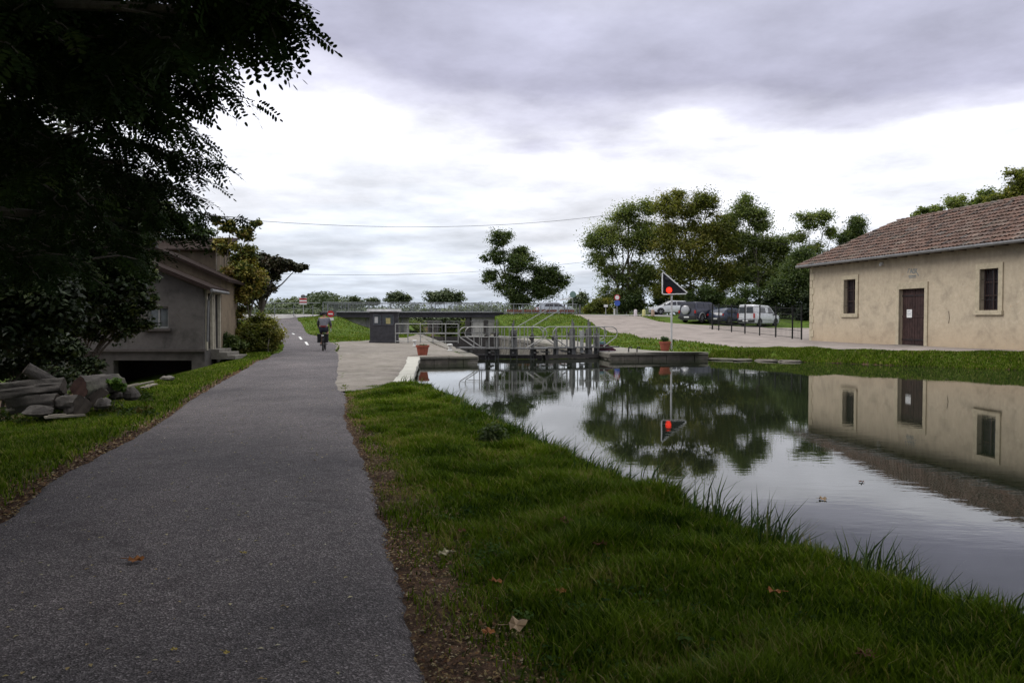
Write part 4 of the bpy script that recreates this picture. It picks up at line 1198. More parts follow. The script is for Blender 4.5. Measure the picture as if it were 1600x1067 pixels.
# stairs up the embankment with two handrails
a = gz(820, 524, .38); b = at(872, 492.5, a.y + 11)
st_ = thing('embankment_steps', 'concrete steps with two steel handrails climbing the grass bank', 'steps', (a.x, a.y, .3))
d = Vector((b.x - a.x, b.y - a.y, 0)); L = d.length; d.normalize(); sd_ = Vector((d.y, -d.x, 0)); rise = b.z - .3
q = MB(); ns = 12
for k in range(ns): q.box(Vector((0, 0, 0)) + d * (L * (k + .5) / ns) + Vector((0, 0, rise * (k + 1) / ns - .2 + .06)), (L / ns + .01, 1.0, .4), math.atan2(d.y, d.x))
q.build('treads', M_stone_m, st_, local=True)
for s_2 in (-.6, .6):
    q = MB(); o_ = sd_ * s_2
    q.tube([o_ + Vector((0, 0, .75)), o_ + d * L + Vector((0, 0, rise + .75))], .035, 6)
    for k in range(6): q.tube([o_ + d * (L * k / 5) + Vector((0, 0, rise * k / 5 - .1)), o_ + d * (L * k / 5) + Vector((0, 0, rise * k / 5 + .75))], .028, 6)
    q.build('handrail', mat('galvanised_tube', (.33, .33, .33), .45), st_, local=True, smooth=True)

# road signs
M_post = mat('grey_sign_post', (.38, .39, .40), .45, metal=.4, scale=10, var=.15, bumps=0)
M_sr = mat('sign_red', (.42, .035, .04), .45, bumps=0, var=.1); M_sw = mat('sign_white', (.68, .68, .68), .45, bumps=0, var=.1); M_sb = mat('sign_blue', (.05, .10, .38), .45, bumps=0, var=.1)
M_sk = mat('sign_back', (.10, .10, .11), .5, bumps=0)
RX = Matrix.Rotation(PI / 2, 3, 'X')
def disc(q, x, z, r, y=-.04, th=.015): q.lathe((x, y, z), [(r, 0), (r, th), (.001, th)], 24, RX)
def sign_post(name, label, base, h, cat='road sign', r=.028, m=None):
    t_ = thing(name, label, cat, base); q = MB(); q.tube([(0, 0, -.1), (0, 0, h)], r, 8); q.build('post', m or M_post, t_, local=True, smooth=True); return t_
b_ = gz(517, 526, .35); s_ = 1
t_ = sign_post('no_entry_sign', 'round red and white road sign over a small white plate behind the cyclist', b_, at(517, 485, b_.y).z - b_.z)
zc_ = at(517, 490.5, b_.y).z - b_.z
q = MB(); disc(q, 0, zc_, .25); q.build('sign_disc', M_sr, t_, local=True)
q = MB(); q.box((0, -.062, zc_), (.34, .008, .09)); q.build('white_bar', M_sw, t_, local=True)
q = MB(); q.box((0, -.05, zc_ - .38), (.46, .015, .2)); q.build('plate', M_sw, t_, local=True)
q = MB(); q.box((.28, -.02, zc_ + .02), (.3, .02, .42)); q.build('second_sign_back', M_sk, t_, local=True)
b_ = at(474, 492, 72); t_ = sign_post('red_white_sign', 'square red and white sign high on the road left of the bridge', b_, 1.6)
q = MB(); q.box((0, -.05, 1.25), (.66, .02, .62)); q.build('plate', M_sw, t_, local=True)
q = MB(); q.box((0, -.065, 1.42), (.66, .01, .16)); q.build('red_band', M_sr, t_, local=True); q = MB(); q.box((0, -.065, 1.12), (.66, .01, .14)); q.build('red_band', M_sr, t_, local=True)
q = MB(); q.lathe((0, 0, 1.58), [(.2, 0), (.22, .15), (.08, .24), (.01, .25)], 12); q.build('dark_cap', M_sk, t_, local=True)
b_ = at(964, 491.5, 73); t_ = sign_post('round_sign_pair', 'round red-rimmed sign over a blue one on a grey post by the ramp', b_, 1.85)
q = MB(); disc(q, 0, 1.55, .27); q.build('sign_disc', M_sr, t_, local=True); q = MB(); disc(q, 0, 1.55, .19, -.06, .008); q.build('disc_centre', M_sw, t_, local=True)
q = MB(); disc(q, .02, 1.05, .27); q.build('blue_disc', M_sb, t_, local=True)
b_ = at(946.5, 492, 73); t_ = sign_post('small_white_sign', 'small white plate sign on a thin post by the ramp', b_, .95)
q = MB(); q.box((0, -.04, .82), (.36, .015, .2)); q.build('plate', M_sw, t_, local=True)
b_ = at(960, 491.8, 73.5); q = MB(); q.box((0, 0, .2), (.14, .14, .55)); q.box((0, 0, .52), (.18, .18, .08)); o = q.build('marker_post', mat('chalky_white_paint', (.62, .62, .60), .6), None, local=True); o.location = b_; tag(o, 'stubby white marker post beside the round red and blue signs', 'post')
b_ = at(895, 491, 75); t_ = sign_post('direction_sign', 'tall post with a green-grey rounded sign near the top of the steps', b_, 2.2)
q = MB(); disc(q, 0, 1.85, .3); q.build('sign_disc', mat('sign_grey_green', (.16, .24, .22), .5, bumps=0), t_, local=True)
q = MB(); q.prism([(-1.2, -.03, 1.25), (.0, -.03, 1.5), (0, -.03, 1.62), (-1.25, -.03, 1.38)], (0, .02, 0)); q.build('arm', M_sw, t_, local=True)
for k, (x, lb) in enumerate([(882, 'dark slim post at the top of the steps, nearest the steps'), (906, 'dark slim post at the ramp top right of the tall green sign')]):
    b_ = at(x, 491, 74); q = MB(); q.box((0, 0, .35), (.13, .13, 1.0)); q.box((0, 0, .87), (.16, .16, .05)); o = q.build('dark_post', M_sk, None, local=True); o.location = b_; tag(o, lb, 'post', 'dark posts at the ramp top')
for k, (x, cc) in enumerate([(993, (.55, .50, .52)), (1006, (.50, .48, .22)), (1020, (.36, .26, .2))]):
    b_ = at(x, 491.2, 72.5); q = MB(); q.lathe((0, 0, -.15), [(.16, 0), (.15, .5), (.10, .58), (.01, .6)], 10)
    o = q.build('wooden_stake', mat('stake_paint_%d' % k, cc, .8, scale=8), None, local=True, smooth=True); o.location = b_
    tag(o, ['stubby whitish stake on the verge, left of the parked white car', 'stubby yellowish stake on the verge by the parked white car', 'reddish brown stake right at the nose of the parked white car'][k], 'stake', 'stakes along the verge')

# pole and wires
b_ = at(981, 492, 85.3); q = MB(); q.tube([(0, 0, -.2), (0, 0, 3.2), (.02, 0, at(981, 330, 85.3).z - b_.z)], [.13, .11, .08], 8)
pl = thing('utility_pole', 'brown wooden utility pole rising among the trees by the ramp', 'utility pole', b_); q.build('pole', mat('creosoted_pole', (.12, .082, .055), .85, scale=4), pl, local=True, smooth=True)
q = MB(); q.box((0, 0, at(981, 334, 85.3).z - b_.z), (1.1, .1, .1)); q.build('crossarm', mat('creosoted_pole', (.12, .082, .055), .85), pl, local=True)
ptop = at(981, 332, 85.3)
b2_ = at(250, 470, 62); 
pl2 = thing('utility_pole', 'wooden utility pole hidden in the trees behind the old house', 'utility pole', (b2_.x, b2_.y, -.3)); q = MB(); zt2 = at(250, 330, 62).z + .3
q.tube([(0, 0, 0), (0, 0, zt2)], [.13, .09], 8); q.build('pole', mat('creosoted_pole', (.12, .082, .055), .85), pl2, local=True, smooth=True)
def wire(A, B, sag, label, r=.012):
    q = MB(); n = 28; pts = []
    for k in range(n + 1):
        t0 = k / n; p = A.lerp(B, t0); p.z -= sag * 4 * t0 * (1 - t0); pts.append(p)
    q.tube(pts, r, 5); o = recenter(q.build('overhead_wire', mat('black_cable', (.03, .03, .03), .6, bumps=0), None)); tag(o, label, 'wire', 'overhead wires')
wire(at(250, 331, 62), ptop, 1.35, 'upper sagging cable from the left trees to the pole in the trees', .018)
wire(at(250, 418, 64), at(981, 400, 85.3), 1.2, 'faint lower cable crossing the sky behind the lone tree', .014)
wire(ptop, at(1300, 385, 78), .8, 'short cable end running right from the pole into the trees', .016)

# black fence by the car park
fa = Vector((14.45, 58.6, 0)); fb = Vector((16.25, 44.9, 0)); fd = fb - fa; fL = fd.length; fd.normalize()
fn_ = thing('mesh_fence', 'black welded mesh fence on slim posts beside the car park', 'fence', (fa.x, fa.y, 0), math.atan2(fd.y, fd.x))
pxs = [1113, 1123, 1143, 1164, 1187, 1212, 1238, 1258]
for i, x in enumerate(pxs):
    # intersect the view ray's plan direction with the fence line
    r_ = (x - 800) / F
    s_ = (r_ * fa.y - fa.x) / (fd.x - r_ * fd.y)
    s_ = max(0, min(fL, s_)); w_ = fa + fd * s_; g0 = hz(w_.x, w_.y)
    q = MB(); q.box((s_, 0, g0 + .88), (.09 if i == 0 else .065, .09 if i == 0 else .065, 2.0)); q.box((s_, 0, g0 + 1.89), (.09, .09, .03)); q.build('post', mat('fence_black', (.012, .014, .014), .5, bumps=0), fn_, local=True)
q = MB()
g0, g1 = hz(fa.x, fa.y), hz(fb.x, fb.y)
for z in (.08, .5, .95, 1.4, 1.75): q.tube([(0, 0, g0 + z), (fL, 0, g1 + z)], .012, 4)
nb = int(fL / .16)
for k in range(nb): t0 = k / nb; q.tube([(fL * t0, 0, g0 + (g1 - g0) * t0 + .05), (fL * t0, 0, g0 + (g1 - g0) * t0 + 1.78)], .006, 4)
q.build('mesh_panel', mat('fence_black', (.012, .014, .014), .5), fn_, local=True)

# ------------------------------------------------------------------ vehicles
def paint(name, c, r=.25):
    if name in MC: return MC[name]
    m, t, b = newmat(name)
    n = noise_node(t, 2.5, 4)
    t.links.new(ramp_node(t, n.outputs[0], [(.35, tuple(q * .82 for q in c)), (.65, c)]), b.inputs['Base Color'])
    b.inputs['Roughness'].default_value = r; b.inputs['Coat Weight'].default_value = .6; b.inputs['Coat Roughness'].default_value = .08
    MC[name] = m; return m
M_glass = mat('tinted_car_glass', (.012, .014, .016), .06, bumps=0, spec=.8)
M_tyre = mat('tyre_rubber', (.02, .02, .02), .85, bumps=0)
M_rim = mat('alloy_rim', (.38, .38, .40), .35, metal=.7, bumps=0)
M_plast = mat('black_trim', (.03, .03, .032), .6, bumps=0)
M_tail = mat('tail_lamp_red', (.35, .02, .015), .2, bumps=0); M_head = mat('head_lamp_glass', (.6, .62, .65), .1, bumps=0)
def vehicle(name, label, cat, loc, rz, L, Wd, prof, belt, body_m, wheels, wr, panels, extras=None, trim=None, tumble=.12, group='vehicles parked beyond the fence'):
    """prof: list of (x, ztop) roofline stations front(+x) to rear; belt: z where glass starts"""
    v = thing(name, label, cat, loc, rz, group)
    hw = Wd / 2; sill = .28
    xs = [p[0] for p in prof]
    secs = []
    for x, zt in prof:
        e = min(1.0, .80 + 1.2 * min(x + L / 2, L / 2 - x)) if min(x + L / 2, L / 2 - x) < .2 else 1.0
        w0 = hw * min(1, e)
        zb_ = min(belt, zt - .02)
        f = max(0.0, (zt - belt) / .6)
        wt = w0 - tumble * min(1, f) - .03
        ring = [(-w0 * .95, sill), (-w0, sill + .18), (-w0, zb_ - .12), (-w0 + .03, zb_), (-wt, zt - .05), (-wt + .12, zt), (0, zt + .015), (wt - .12, zt), (wt, zt - .05), (w0 - .03, zb_), (w0, zb_ - .12), (w0, sill + .18), (w0 * .95, sill)]
        secs.append([(x, y, z) for y, z in ring])
    q = MB(); n = len(secs[0]); vs = [p for s0 in secs for p in s0]; fs = []
    for i in range(len(secs) - 1):
        for j in range(n): fs.append((i * n + j, i * n + (j + 1) % n, (i + 1) * n + (j + 1) % n, (i + 1) * n + j))
    fs.append(tuple(range(n))[::-1]); fs.append(tuple(range((len(secs) - 1) * n, len(secs) * n)))
    q.add(vs, fs)
    bo = q.build('body', body_m, v, local=True, smooth=True, angle=35)
    def side_w(z): return hw - .03 - (tumble + .0) * max(0, min(1, (z - belt) / .6)) + .012
    for poly in panels:      # side windows, both sides
        for sgn in (-1, 1):
            q = MB(); q.add([(x, sgn * (side_w(z) + .004), z) for x, z in poly], [tuple(range(len(poly)))])
            q.build('side_window', M_glass, v, local=True, recalc=False)
    for wx in wheels:
        for sgn in (-1, 1):
            q = MB(); q.lathe((wx, sgn * (hw - .10), wr), [(wr * .62, -.09), (wr * .93, -.10), (wr, -.06), (wr, .06), (wr * .93, .10), (wr * .62, .09)], 26, RX)
            wl = q.build('wheel', M_tyre, v, local=True, smooth=True)
            q = MB(); q.lathe((wx, sgn * (hw - .10), wr), [(wr * .62, -.085), (wr * .5, -.05), (.05, -.06), (.05, .06), (wr * .5, .05), (wr * .62, .085)], 20, RX)
            for k in range(5):
                t0 = 2 * PI * k / 5; q.beam((wx, sgn * (hw + .0), wr), (wx + math.cos(t0) * wr * .6, sgn * (hw + .0), wr + math.sin(t0) * wr * .6), .05, .03, up=Vector((0, 1, 0)))
            q.build('rim', M_rim, wl, local=True)
            # dark wheel arch
            q = MB(); arc = [(wx + (wr + .07) * math.cos(PI * k / 10), sgn * (hw + .006), wr + .02 + (wr + .07) * math.sin(PI * k / 10)) for k in range(11)]
            q.add(arc + [(wx, sgn * (hw + .006), wr)], [tuple(range(12))]); q.build('wheel_arch', M_plast, v, local=True, recalc=False)
    q = MB(); q.box((0, 0, .27), (L * .93, Wd * .95, .12)); q.build('sill', trim or M_plast, v, local=True)
    if extras: extras(v, hw)
    return v
def rear_bits(zw0, zw1, L, wsc, xr0, xr1, split=False, lampz=(.75, 1.1), bz=.45):
    def f(v, hw):
        s_ = (-1, 1) if split else (0,)
        for sg_ in s_:
            if split: y0, y1 = (.04, hw * wsc) if sg_ > 0 else (-hw * wsc, -.04)
            else: y0, y1 = -hw * wsc, hw * wsc
            q = MB(); q.add([(xr0 - .012, y0, zw0), (xr0 - .012, y1, zw0), (xr1 - .012, y1 * .93, zw1), (xr1 - .012, y0 * .93, zw1)], [(0, 1, 2, 3)]); q.build('rear_window', M_glass, v, local=True, recalc=False)
        for sg_ in (-1, 1):
            q = MB(); q.box((-L / 2 - .0, sg_ * (hw - .10), sum(lampz) / 2), (.06, .13, lampz[1] - lampz[0])); q.build('tail_light', M_tail, v, local=True)
            q = MB(); q.box((L / 2 - .05, sg_ * (hw - .24), .72), (.12, .3, .16)); q.build('headlight', M_head, v, local=True, bevel=.02)
            q = MB(); q.box((L * .22, sg_ * (hw + .09), 1.0), (.12, .18, .14)); q.build('wing_mirror', M_plast, v, local=True, bevel=.03)
        q = MB(); q.box((-L / 2 - .03, 0, bz), (.14, hw * 1.9, .24)); q.build('rear_bumper', M_plast, v, local=True, bevel=.03)
        q = MB(); q.box((-L / 2 - .105, 0, bz + .02), (.01, .5, .11)); q.build('number_plate', M_sw, v, local=True)
    return f
def place(x, y, Y, cx=0): 
    p = at(x, y, Y); return p
HD = R(90 - 47)
# dark 4x4
p = at(1092, 509, 68.8)
suv = vehicle('parked_off_roader', 'dark blue off-roader with a silver spare wheel on its tailgate', 'car', (p.x + .55, 70.0, hz(p.x + .5, 70.0)), HD, 4.5, 1.82,
    [(2.25, .72), (2.2, .95), (1.9, 1.06), (1.15, 1.12), (.95, 1.16), (.45, 1.72), (.2, 1.78), (-1.9, 1.80), (-2.1, 1.74), (-2.2, 1.2), (-2.25, .8)], 1.16, paint('midnight_paint', (.018, .020, .034)), (1.35, -1.35), .38,
    [[(.78, 1.2), (.42, 1.62), (-.2, 1.64), (-.2, 1.2)], [(-.28, 1.2), (-.28, 1.64), (-1.0, 1.64), (-1.0, 1.2)], [(-1.1, 1.22), (-1.1, 1.64), (-1.85, 1.62), (-1.95, 1.25)]],
    rear_bits(1.22, 1.62, 4.5, .8, -2.2, -2.13, lampz=(.8, 1.05)), trim=mat('silver_sill', (.24, .24, .25), .45, metal=.5))
q = MB(); q.lathe((-2.36, .1, 1.08), [(.2, -.12), (.36, -.12), (.385, -.06), (.385, .08), (.33, .12), (.02, .12)], 26, Matrix.Rotation(-PI / 2, 3, 'Y'))
q.build('spare_wheel', paint('silver_cover', (.34, .35, .37)), suv, local=True, smooth=True)
for wx in (1.35, -1.35):
    for sg_ in (-1, 1):
        q = MB(); q.tube([(wx + .46 * math.cos(PI * k / 10), sg_ * .925, .38 + .46 * math.sin(PI * k / 10)) for k in range(11)], .05, 6); q.build('arch_flare', mat('silver_sill', (.24, .24, .25), .45), suv, local=True, smooth=True)
# blue saloon between
p = at(1141, 508, 68.0)
vehicle('parked_estate_car', 'low dark blue car between the off-roader and the white van', 'car', (p.x + .3, 69.6, hz(p.x, 69.6)), HD, 4.2, 1.7,
    [(2.1, .55), (2.05, .75), (1.8, .84), (1.0, .92), (.35, 1.34), (.1, 1.40), (-1.3, 1.40), (-1.75, 1.22), (-2.02, .95), (-2.1, .6)], .92, paint('navy_paint', (.022, .035, .075)), (1.3, -1.3), .31,
    [[(.85, .96), (.3, 1.28), (-.2, 1.3), (-.2, .96)], [(-.27, .96), (-.27, 1.3), (-.9, 1.3), (-1.0, .96)], [(-1.07, .98), (-1.0, 1.3), (-1.35, 1.29), (-1.6, 1.02)]],
    rear_bits(1.0, 1.28, 4.2, .72, -1.98, -1.62, lampz=(.72, .9)))
# white van
p = at(1188, 511, 67.5)
vehicle('parked_van', 'small white panel van with two rear door windows behind the fence', 'van', (p.x + .15, 68.4, hz(p.x, 68.4)), HD, 4.15, 1.7,
    [(2.07, .6), (2.03, .82), (1.85, .92), (1.2, 1.08), (.62, 1.62), (.3, 1.76), (-1.9, 1.82), (-2.03, 1.76), (-2.06, 1.1), (-2.08, .6)], 1.05, paint('van_white', (.62, .63, .66), .35), (1.32, -1.28), .31,
    [[(1.0, 1.1), (.55, 1.56), (.1, 1.58), (.1, 1.08)], [(-.35, 1.14), (-.35, 1.56), (-1.15, 1.58), (-1.15, 1.14)]],
    rear_bits(1.12, 1.62, 4.15, .8, -2.07, -2.05, split=True, lampz=(.7, 1.1)), tumble=.08)
# white hatchback, side on, and the pale car by the bridge road
p = at(1041, 492, 78)
vehicle('parked_hatchback', 'white hatchback parked side-on behind the signal post', 'car', (p.x + .55, 78.5, hz(p.x, 78.5)), R(187), 4.1, 1.68,
    [(2.05, .5), (2.0, .68), (1.7, .80), (.95, .92), (.3, 1.32), (0, 1.40), (-1.2, 1.38), (-1.75, 1.15), (-1.98, .9), (-2.05, .55)], .9, paint('hatch_white', (.66, .67, .70)), (1.28, -1.28), .31,
    [[(.82, .95), (.25, 1.27), (-.3, 1.3), (-.3, .94)], [(-.37, .94), (-.37, 1.3), (-1.1, 1.28), (-1.3, .96)]],
    rear_bits(.98, 1.24, 4.1, .72, -1.95, -1.65, lampz=(.7, .88)), group='cars on the road beyond the ramp')
p = at(866, 489, 84)
vehicle('parked_small_car', 'pale silver car on the road behind the railing near the steps', 'car', (p.x, 84, hz(p.x, 84) + .0), R(10), 3.8, 1.66,
    [(1.9, .5), (1.85, .72), (1.6, .84), (1.0, .95), (.4, 1.36), (.1, 1.44), (-1.2, 1.42), (-1.65, 1.2), (-1.85, .9), (-1.9, .55)], .92, paint('pale_silver', (.42, .45, .52)), (1.2, -1.2), .3,
    [[(.85, .96), (.35, 1.3), (-.2, 1.33), (-.2, .96)], [(-.27, .96), (-.27, 1.33), (-1.05, 1.3), (-1.2, .98)]],
    rear_bits(1.0, 1.26, 3.8, .72, -1.85, -1.6, lampz=(.72, .9)), group='cars on the road beyond the ramp')

# ------------------------------------------------------------------ cyclist, seen from behind
cy = gz(506.5, 548, .27)
yaw = R(90 + 8)
bk = thing('touring_bicycle', 'dark touring bicycle ridden away along the path, seen from behind', 'bicycle', (cy.x, cy.y, .268), yaw)
# local: x forward, y left
def ring(c, r, n=28): return [(c[0] + r * math.cos(2 * PI * k / n), c[1], c[2] + r * math.sin(2 * PI * k / n)) for k in range(n)]
for wx in (-.52, .52):
    q = MB(); q.tube(ring((wx, 0, .345), .325), .022, 6, closed=True); wl = q.build('wheel', M_tyre, bk, local=True, smooth=True)
    q = MB()
    for k in range(14): t0 = 2 * PI * k / 14; q.tube([(wx, 0, .345), (wx + .31 * math.cos(t0), 0, .345 + .31 * math.sin(t0))], .002, 3)
    q.tube([(wx, -.05, .345), (wx, .05, .345)], .02, 6); q.build('spokes', M_rim, wl, local=True)
q = MB()
for a_, b_ in (((-.52, 0, .345), (-.08, 0, .30)), ((-.08, 0, .30), (-.18, 0, .82)), ((-.08, 0, .30), (.38, 0, .72)), ((-.15, 0, .78), (.36, 0, .86)), ((-.52, 0, .345), (-.17, 0, .76)), ((.36, 0, .9), (.52, 0, .345))): q.tube([a_, b_], .016, 8)
q.build('frame', mat('bike_frame_paint', (.05, .05, .07), .35, bumps=0), bk, local=True, smooth=True)
q = MB(); q.tube([(.36, 0, .9), (.38, 0, 1.02)], .014, 6); q.tube([(.30, -.28, 1.03), (.40, -.22, 1.04), (.39, 0, 1.03), (.40, .22, 1.04), (.30, .28, 1.03)], .013, 6); q.build('handlebar', M_plast, bk, local=True, smooth=True)
q = MB(); q.prism([(-.32, -.08, .93), (-.32, .08, .93), (-.05, .02, .94), (-.05, -.02, .94)], (0, 0, .05)); q.tube([(-.19, 0, .78), (-.19, 0, .94)], .014, 6); q.build('saddle', M_plast, bk, local=True, bevel=.015)
q = MB(); q.box((-.52, 0, .76), (.38, .13, .015)); q.tube([(-.52, .06, .345), (-.5, .06, .76)], .006, 5); q.tube([(-.52, -.06, .345), (-.5, -.06, .76)], .006, 5); q.build('luggage_rack', M_black, bk, local=True)
q = MB(); q.box((-.72, 0, .70), (.03, .10, .05)); q.build('reflector', M_sw, bk, local=True)
for sg_ in (-1, 1):
    q = MB(); t0 = .9 * sg_
    ex = (-.08 + .16 * math.sin(t0), sg_ * .10, .30 - .16 * math.cos(t0) * sg_ * .3 - .02)
    q.tube([(-.08, sg_ * .06, .30), ex], .011, 6); q.box((ex[0], sg_ * .15, ex[2]), (.09, .09, .02)); q.build('pedal_crank', M_black, bk, local=True)
for sg_, lb in ((1, 'black pannier bag on the left side of the bicycle rack'), (-1, 'black pannier bag on the right side of the bicycle rack')):
    q = MB(); q.box((0, 0, 0), (.30, .15, .34)); q.box((0, sg_ * .0, .175), (.31, .165, .07)); q.box((-.155, sg_ * .02, -.04), (.02, .1, .16)); q.box((-.168, 0, .05), (.008, .05, .03))
    o = q.build('pannier_bag', mat('black_pannier', (.014, .014, .016), .6, scale=14), None, local=True, bevel=.03)
    M4 = Matrix.Translation(bk.location) @ Matrix.Rotation(yaw, 4, 'Z')
    o.location = M4 @ Vector((-.56, sg_ * .155, .56)); o.rotation_euler = (0, 0, yaw); tag(o, lb, 'bag', 'panniers on the touring bicycle')
def skinned(name, m, verts, edges, radii, root, parent, sub=2):
    me = bpy.data.meshes.new(name); me.from_pydata(verts, edges, []); me.materials.append(m)
    o = bpy.data.objects.new(name, me); COL.objects.link(o)
    if parent: o.parent = parent
    md = o.modifiers.new('skin', 'SKIN'); md.use_smooth_shade = True
    for i, r_ in enumerate(radii):
        sv = me.skin_vertices[0].data[i]; sv.radius = (r_, r_) if isinstance(r_, (int, float)) else r_; sv.use_root = (i == root)
    s_ = o.modifiers.new('sub', 'SUBSURF'); s_.levels = sub; s_.render_levels = sub
    return o
M_skin = mat('skin', (.42, .25, .18), .6, bumps=0)
pr = thing('person', 'cyclist in grey jacket, dark shorts and dark helmet riding away up the path', 'person', bk.location.copy(), yaw)
# joints (x fwd, y left, z)
V_ = [(-.19, 0, 1.02), (-.12, 0, 1.18), (.0, 0, 1.38), (.04, 0, 1.50), (.07, 0, 1.60),            # 0 pelvis 1 waist 2 chest 3 neck base 4 head base
      (.02, .19, 1.43), (.14, .27, 1.22), (.33, .27, 1.08),                                       # 5-7 left arm
      (.02, -.19, 1.43), (.14, -.27, 1.22), (.33, -.27, 1.08),                                    # 8-10
      (-.17, .11, .97), (.14, .13, .78), (-.02, .13, .38), (-.08, .13, .30), (.07, .14, .27),      # 11-15 left leg (foot)
      (-.17, -.11, .97), (.16, -.13, .90), (.0, -.13, .52), (-.06, -.13, .44), (.10, -.14, .42)]
E_ = [(0, 1), (1, 2), (2, 3), (3, 4), (2, 5), (5, 6), (6, 7), (2, 8), (8, 9), (9, 10), (0, 11), (11, 12), (12, 13), (13, 14), (14, 15), (0, 16), (16, 17), (17, 18), (18, 19), (19, 20)]
Rd = [(.16, .13), (.14, .12), (.17, .13), .065, .055, .075, .05, .035, .075, .05, .035, .10, .068, .045, .04, .035, .10, .068, .045, .04, .035]
skinned('body', M_skin, V_, E_, Rd, 0, pr)
skinned('jacket', mat('grey_cycling_jacket', (.13, .13, .15), .8, scale=12), [V_[0], V_[1], V_[2], (.03, 0, 1.47), V_[5], V_[6], (.30, .27, 1.10), V_[8], V_[9], (.30, -.27, 1.10)],
        [(0, 1), (1, 2), (2, 3), (2, 4), (4, 5), (5, 6), (2, 7), (7, 8), (8, 9)], [(.175, .145), (.165, .14), (.195, .15), .085, .095, .066, .05, .095, .066, .05], 1, pr)
skinned('shorts', mat('dark_shorts', (.02, .022, .035), .8, scale=12), [(-.19, 0, 1.0), V_[11], (.08, .13, .82), V_[16], (.1, -.13, .91)], [(0, 1), (1, 2), (0, 3), (3, 4)], [(.17, .14), .115, .09, .115, .09], 0, pr)
def ell(q, c, r, n=16, k=10, zmin=-1.0):
    prof = []
    for i in range(k + 1):
        a_ = math.asin(zmin) + (PI / 2 - math.asin(zmin)) * i / k
        prof.append((max(.001, math.cos(a_)), math.sin(a_)))
    b0 = len(q.v); q.lathe((0, 0, 0), prof, n)
    for i in range(b0, len(q.v)): x, y, z = q.v[i]; q.v[i] = (c[0] + x * r[0], c[1] + y * r[1], c[2] + z * r[2])
q = MB(); ell(q, (.10, 0, 1.655), (.095, .078, .118)); ell(q, (.197, 0, 1.645), (.018, .014, .022))
ell(q, (.09, .08, 1.65), (.02, .012, .032)); ell(q, (.09, -.08, 1.65), (.02, .012, .032)); q.build('head', M_skin, pr, local=True, smooth=True)
q = MB(); ell(q, (.085, 0, 1.665), (.145, .105, .125), zmin=-.25); q.build('helmet', mat('dark_helmet', (.015, .015, .02), .35, bumps=0), pr, local=True, smooth=True)
q = MB(); q.box((-.335, 0, 1.10), (.02, .24, .07)); q.build('red_hem', mat('dull_red_cloth', (.20, .03, .03), .8), pr, local=True, bevel=.01)
for (fx, fy, fz) in ((V_[15][0] - .04, .14, V_[15][2]), (V_[20][0] - .04, -.14, V_[20][2])):
    q = MB(); q.prism([(fx - .13, fy - .045, fz - .04), (fx + .15, fy - .04, fz - .04), (fx + .16, fy - .02, fz + .0), (fx - .02, fy - .04, fz + .06), (fx - .13, fy - .04, fz + .05)], (0, .09, 0)); q.build('shoe', mat('pale_shoe', (.3, .3, .3), .7), pr, local=True, bevel=.015)
for sg_ in (-1, 1):
    for k in range(5):
        q = MB()
    q = MB()
    for k in range(4): x0 = .33; q.tube([(x0 - .01, sg_ * (.30 - k * .021), 1.085), (x0 + .035, sg_ * (.30 - k * .021), 1.075), (x0 + .04, sg_ * (.30 - k * .021), 1.035), (x0 + .005, sg_ * (.30 - k * .021), 1.015)], .0095, 6)
    q.tube([(x0 - .01, sg_ * .225, 1.07), (x0 - .01, sg_ * .21, 1.035), (x0 + .02, sg_ * .21, 1.02)], .011, 6); q.box((x0 - .015, sg_ * .268, 1.075), (.06, .085, .028))
    q.build('hand', M_skin, pr, local=True, smooth=True)

# ------------------------------------------------------------------ felled logs, stones and planks on the left verge
M_bark = stonemat('grey_split_bark', ((.022, .019, .017), (.06, .052, .046), (.125, .112, .10)), moss=.6)
M_end = mat('reddish_sawn_end', (.10, .055, .046), .85, scale=10, var=.4, bumps=.3)
M_endg = mat('weathered_log_end', (.075, .062, .052), .9, scale=10, var=.4, bumps=.3)
def log(px, py, Y, r, L, ang, tilt, label, name='felled_log', rough=.12, group='felled logs on the left verge', red=False):
    c = at(px, py, Y)
    q = MB(); n = 30; m_ = 22; base = 0
    prof = []
    seed = random.random() * 9
    vs = []; fs = []
    for i in range(m_):
        for j in range(n):
            th = 2 * PI * j / n; rr = r * (1 + rough * math.sin(3 * th + seed + i * .11) + rough * .5 * math.sin(7 * th + i * .32 + seed) + .04 * math.sin(15 * th + seed * 3) + .07 * random.random())
            vs.append((L * i / (m_ - 1) - 0, rr * math.cos(th), rr * math.sin(th)))
    for i in range(m_ - 1):
        for j in range(n): fs.append((i * n + j, i * n + (j + 1) % n, (i + 1) * n + (j + 1) % n, (i + 1) * n + j))
    q.add(vs, fs)
    t_ = thing(name, label, 'log', c, 0, group); t_.rotation_euler = (0, tilt, ang)
    q.build('bark', M_bark, t_, local=True, smooth=True, angle=60)
    for x, k in ((-.004, 0), (L + .004, m_ - 1)):
        q = MB(); q.add([(x, vs[k * n + j][1] * .985, vs[k * n + j][2] * .985) for j in range(n)] + [(x, 0, 0)], [(j, (j + 1) % n, n) for j in range(n)]); q.build('sawn_end', M_end if red else M_endg, t_, local=True)
log(124, 606, 13.7, .17, .9, R(75), 0, 'round log with its reddish sawn end facing the path', red=True)
log(100, 605, 13.8, .13, 1.4, R(188), R(4), 'long pale split log lying left of the reddish log end', rough=.25)
log(92, 632, 13.6, .15, .9, R(170), R(0), 'brown log low in the pile beneath the pale split log', rough=.2)
log(150, 620, 13.8, .15, .8, R(120), R(6), 'gnarled dark root piece right of the reddish log end', rough=.35)
log(128, 634, 13.4, .16, .6, R(150), R(0), 'mossy stump end at the front of the log pile', rough=.15)
